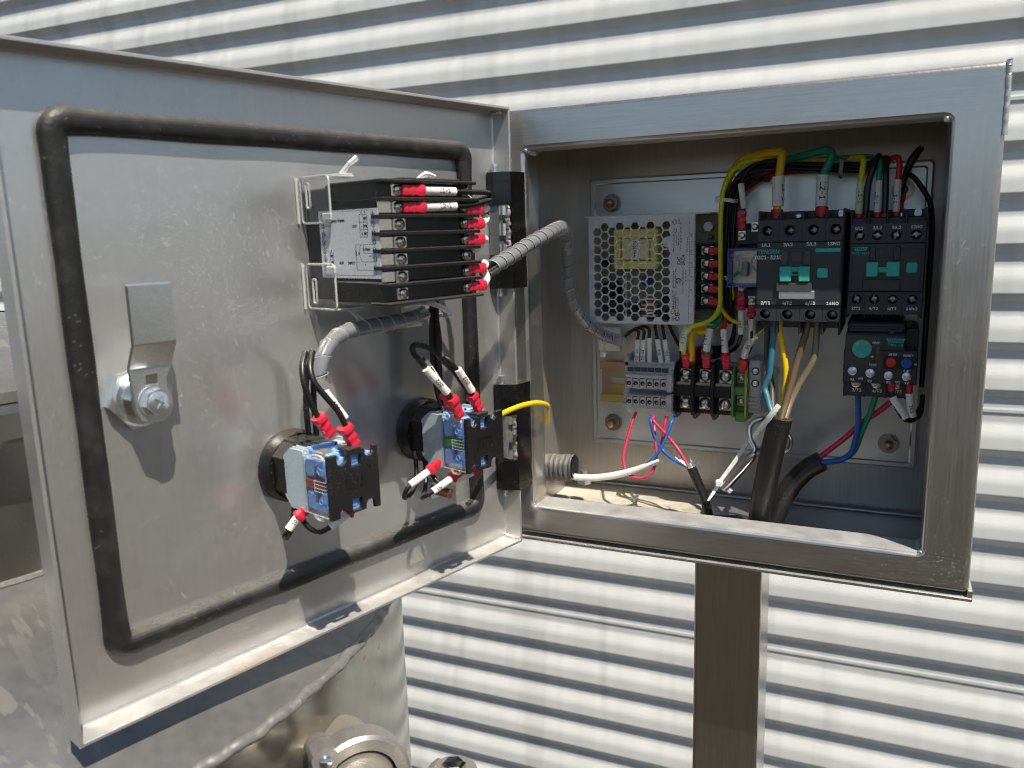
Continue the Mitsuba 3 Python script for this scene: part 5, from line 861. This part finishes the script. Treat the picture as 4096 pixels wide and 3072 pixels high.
# ------------------------------------------------------------------ wires on the door
def dw(label, P, r=1.45, mat='wire_black', lg=None, slv=None, **kw):
    if slv: slv = [(pD(s[0]), *s[1:]) for s in (slv if isinstance(slv, list) else [slv])]
    if lg: lg = [(pD([l[0]])[0], pD([l[1]])[0], l[2]) for l in (lg if isinstance(lg, list) else [lg])]
    return wire(label, pD(P), r, mat, lg, slv, F=FD, view=kw.pop('view', VD), **kw)
dw('black wire with white sleeve marked L1-1 on the top left controller screw', [(128, 243.2, 63.5), (108, 243, 64), (92, 243, 64.5), (80, 242.4, 66), (74.4, 240.4, 60), (80, 238, 48), (92, 236, 40)], 1.5, lg=((127.6, 243.2, 63), (141.6, 243.2, 62.5), 3.1), slv=([(127, 243.2, 63.6), (105.4, 243, 64.4)], 2.35, 'L1-1', False, 'sleeve_white', .42, 2.3))
dw('black wire with white sleeve marked L2-1 on the second left controller screw', [(128, 234.9, 63.5), (108, 235.3, 64), (92, 236.2, 64.5), (80, 238.4, 66), (74.6, 238.2, 60), (80, 236, 48), (92, 232, 38)], 1.5, lg=((127.4, 234.9, 63), (141.4, 234.9, 62.5), 3.1), slv=([(126.8, 234.9, 63.6), (105.4, 235.5, 64.4)], 2.35, 'L2-1', False, 'sleeve_white', .42, 2.3))
for k, (v, lb, P, s) in enumerate(((234.0, 'uppermost', [(83.4, 233.9, 63), (76, 234.4, 60), (70, 235.2, 52), (68, 238, 44), (74, 242, 36)], 'T1-01'), (226.0, 'second', [(83.8, 226.2, 63), (77, 228, 60), (71, 231, 54), (67.4, 236, 46), (70, 243, 38)], '102'),
                                   (217.4, 'third', [(83.6, 217.6, 63), (79, 217, 61), (76.4, 214.4, 56), (77.6, 211.4, 50)], None), (201.4, 'fourth', [(83.6, 201.8, 63), (79.6, 203, 61), (76, 204, 56), (73, 203, 48), (72, 199, 42)], 'PT-'), (191.8, 'lowest', [(84, 192.2, 63), (79, 194.8, 61), (75.4, 199, 56), (73.6, 202, 48), (73, 199, 42)], 'PT-'))):
    n = len(P); dw(f'short white sleeved wire on the right column of the controller, {lb} of five', [(86, v, 62.6)] + P + [(80, P[-1][1] - 3, 24)], 1.3, lg=((83.4, v + .1, 63), (95.4, v, 61.8), 2.9), slv=(P[:4] if n > 3 else P, 2.2, s, False, 'sleeve_white', .45, 1.8))
for k, (du, dwv) in enumerate(((0, 0), (-2.6, 1.6), (2.4, 2.6), (.4, 4.4))):
    dw('black wire dropping from the controller to the right switch', [(85 + du, 188, 22 + dwv), (84.6 + du, 172, 20 + dwv), (83.6 + du * 1.5, 158, 19 + dwv), (83.8 + du * 1.2, 140, 19 + dwv), (83.6 + du, 124, 21 + dwv), (83.8 + du, 114, 26 + dwv)], 1.5, group='black wires from the controller to the right switch')
dw('black wire looping up from the right switch with white sleeve marked 202', [(101.4, 127.5, 51), (104.5, 131.8, 51.4), (111.4, 139.3, 50), (116, 146.6, 48), (121, 152.5, 47), (124.6, 158, 46), (123.2, 160.8, 45), (117.6, 160.4, 45), (110.7, 157.3, 46), (103.1, 150, 47), (95.4, 142.4, 48), (88.6, 133, 49), (84, 126.5, 51)], 1.6, lg=[((101.8, 128.4, 51.4), (95.0, 116.0, 51), 3.2), ((85.0, 127.6, 51), (78.6, 117.4, 51), 3.3)], slv=([(118.4, 147.6, 49), (104.8, 132.0, 51.4)], 2.3, '202', True, 'sleeve_white', .30, 2.2))
dw('black wire beside the loop with white sleeve marked 202', [(85.2, 127.4, 52.4), (88, 133, 52), (92.4, 139.8, 51.6), (96.4, 145, 50.6), (99, 149, 49), (101, 152, 46)], 1.3, slv=([(95.6, 144.2, 51.4), (85.8, 129.8, 52.6)], 2.3, '202', True, 'sleeve_white', .35, 2.2))
dw('white sleeved wire half hidden behind the loop above the right switch', [(99, 124, 47), (102.4, 130.5, 47), (106, 137, 46), (110, 146, 44), (112.6, 152, 40)], 1.4, lg=((102.6, 131, 47), (97, 120, 46.6), 3.0), slv=([(112.0, 150.6, 41.6), (105.0, 135.4, 46.4)], 2.2, None, False, 'sleeve_white'))
dw('black wire with red terminal entering the back of the left switch', [(187, 165, 36), (191.4, 159, 39), (193.4, 152, 42), (192.4, 144, 43.4), (190, 136, 44.6), (188.4, 132.6, 45)], 1.6, lg=((189.0, 133.6, 45), (182, 122.6, 45), 3.4))
dw('black wire with white sleeve entering the front of the left switch', [(183.6, 165, 37), (188.4, 158, 41), (189.2, 151, 44.6), (185.2, 143, 48), (180.4, 135, 50.6), (177.8, 128, 52)], 1.6, lg=((178.6, 127.4, 52), (172.4, 115.8, 52), 3.5), slv=([(183.6, 145.4, 45.4), (175.6, 130.6, 49.4)], 2.0, '101', False, 'sleeve_white', .35, 2.0))
dw('black wire hanging behind the left switch', [(176, 162, 30), (172, 152, 15), (172.6, 136, 12), (173.4, 114, 13)], 1.6, group='black wires behind the left switch')
dw('black wire hanging behind the left switch', [(174, 162, 29), (169, 150, 16), (167.6, 134, 12), (168.4, 112, 13)], 1.6, group='black wires behind the left switch')
dw('black wire with white sleeve below the left switch, left of two', [(190, 84.6, 33), (194.4, 81.6, 31.4), (198, 78, 30.4), (200.8, 74.4, 29.6), (202.4, 71.4, 28), (200, 68.4, 25), (194, 70.4, 21), (189, 78, 17), (187, 88, 14)], 1.4, lg=((196.6, 79.6, 31), (189.0, 85.4, 33.4), 2.75), slv=([(196.2, 80, 31), (201.2, 74.4, 29.6)], 2.2, '102', True, 'sleeve_white', .4, 1.8))
dw('black wire with white sleeve below the left switch, right of two', [(170, 82.6, 46), (174, 79.4, 45), (179.4, 75.6, 43), (184.6, 72.2, 40), (188, 70.6, 37), (190.4, 73, 31), (190.4, 80, 24), (188, 88, 18)], 1.4, lg=((175.2, 78.4, 44.8), (169, 83.4, 46.2), 2.75), slv=([(174.8, 78.6, 44.8), (183.6, 72.8, 41)], 2.2, None, False, 'sleeve_white'))
dw('black wire with long white sleeve below the right switch, left of three', [(96, 85.6, 33), (101, 82.4, 31), (108, 79.6, 30), (117.6, 75.8, 29), (120, 72.4, 28), (118.6, 68, 25), (111, 67.4, 22), (104, 71.6, 19), (100, 79, 16), (98, 90, 13)], 1.4, lg=((103.4, 81.4, 30.8), (95, 86.2, 33), 2.8), slv=([(103, 81.6, 30.8), (117.6, 76.0, 29)], 2.25, None, False, 'sleeve_white'))
dw('black wire with long white sleeve below the right switch, middle of three', [(86, 80.6, 42), (92.6, 77, 40.6), (100, 73.8, 39), (106.8, 70.8, 37), (110, 68.4, 34), (108, 65.6, 29), (100, 68, 23), (95, 75, 19), (93, 86, 16)], 1.4, lg=((94.4, 76.2, 40.4), (86, 80.8, 42.2), 2.8), slv=([(94, 76.4, 40.4), (107.0, 70.8, 37.2)], 2.25, 'N1', False, 'sleeve_white', .6, 1.8))
dw('black wire with long white sleeve below the right switch, right of three', [(74, 80.4, 46), (79, 77.6, 44.6), (86, 74.6, 41.6), (92.6, 73, 37.6), (96.4, 72.4, 33), (97, 77, 27), (95, 87, 20)], 1.4, lg=((80.4, 77.0, 44.4), (73.4, 81, 46.2), 2.7), slv=([(80, 77.2, 44.4), (93.0, 73, 38.4)], 2.2, None, False, 'sleeve_white'))
yw = thing('earth_wire', 'yellow earth wire bridging from the right switch into the box', 'wire')
YP = np.array([(25.2, -80, 104.6), (24.3, -66, 104.6), (24.4, -48, 104.4), (25.6, -32, 104), (28.4, -15, 102.4), (29.6, -4, 99.4), (28.8, 4, 96.2), (26.2, 10, 93.2), (22, 20, 86), (16, 34, 76)], float)
part(yw, 'core', tube(YP, 1.75, 14, 8), 'wire_yellow', FW)
tt, aa, bb = frames(spline(YP, 8)); SPp = spline(YP, 8)
part(yw, 'green_stripe', tube(SPp - np.array([.15, -.25, 1.0]) * .75, 1.25, 10, smooth=False), 'wire_green', FW)

# ------------------------------------------------------------------ spiral wraps
def spiral(label, P, r, F, pitch, gap=.08, wires=3):
    k = thing('spiral_wrap', label, 'spiral cable wrap'); S = spline(P, 14); cum = np.concatenate([[0], np.cumsum(np.linalg.norm(np.diff(S, axis=0), axis=1))]); L = cum[-1]
    S2 = np.stack([np.interp(np.linspace(0, L, 300), cum, S[:, c]) for c in range(3)], 1); t_, a_, b_ = frames(S2)
    def at(s, ph, rad):
        i = np.clip(s / L * 299, 0, 299); g = lambda A: np.stack([np.interp(i, np.arange(300), A[:, c]) for c in range(3)], 1)
        return g(S2) + rad[:, None] * (np.cos(ph)[:, None] * g(a_) + np.sin(ph)[:, None] * g(b_))
    n = int(L / pitch * 22); q = np.arange(n + 1) / 22; ph = 2 * np.pi * q; s0 = q * pitch; rows = [at(s0, ph, np.full(n + 1, r * 1.06)), at(s0 + pitch * .06, ph, np.full(n + 1, r)), at(s0 + pitch * .5, ph, np.full(n + 1, r)), at(s0 + pitch * (1 - gap), ph, np.full(n + 1, r * .97))]
    m = len(rows); v = np.stack(rows, 1).reshape(-1, 3); i, j = np.meshgrid(np.arange(n), np.arange(m - 1), indexing='ij'); qd = np.stack([i * m + j, (i + 1) * m + j, (i + 1) * m + j + 1, i * m + j + 1], -1).reshape(-1, 4)
    put(k, trimesh.Trimesh(v, np.vstack([qd[:, [0, 1, 2]], qd[:, [0, 2, 3]]]), process=False), 'spiral_film', F, smooth=True)
    part(k, 'cut_edge', tube(at(s0, ph, np.full(n + 1, r * 1.06)), .15, 5, smooth=False), 'tie_white', F)
    for c in range(wires):
        an_ = 2 * np.pi * c / wires + .5
        part(k, 'inner_wire', tube(S2[::6] + (r * .52) * (math.cos(an_) * a_[::6] + math.sin(an_) * b_[::6]), r * .44, 8, smooth=False), 'wire_black', F)
    return k
spiral('clear spiral wrap bridging from the controller into the box', [(31, -93, 196.5), (32.6, -84, 199.4), (34.7, -65, 204.1), (36.8, -40, 211), (39.4, -14, 217.2), (37.6, 6, 220), (33.6, 28, 220.4), (29, 46, 215), (26, 57, 205), (24.2, 62, 192), (23.0, 66, 178), (24.4, 72, 163), (28.6, 80, 150.6), (35.4, 92, 139.6), (44, 101, 133), (54, 106, 129.8)], 4.6, FW, 9.0)
spiral('clear spiral wrap with black wires running across the middle of the door', pD([(90, 175.5, 20), (97, 174.7, 25), (112, 173, 26), (130, 172.6, 27), (146, 172.2, 29), (158, 171.4, 31), (168, 168.6, 33.4), (175, 163.6, 35.6), (179.6, 156.6, 37), (181.2, 149.6, 37)]), 4.1, FD, 9.5)
wm = thing('tie_mount', 'white adhesive tie mount behind the wires below the controller', 'tie mount')
put(wm, cat([dbx(76.5, 92, 164.8, 178, .3, 3.2, .6), dbx(81, 87, 168, 174, 3, 6, .6)]), 'sleeve_white', FD, smooth=25)
ct5 = thing('cable_tie', 'white cable tie round the wires below the controller', 'cable tie')
put(ct5, cat([tube(pD([(96, 182, 20), (92, 181, 27), (85, 178, 30), (78, 174.6, 28), (75, 172.8, 24), (78, 172, 16)]), 1.5, 8, 8, ell=.45), dbx(73.4, 77.6, 170.8, 175, 22, 27, .6)]), 'tie_white', FD, smooth=35)
for k_ in list(labels):
    if not labels[k_]: del labels[k_]
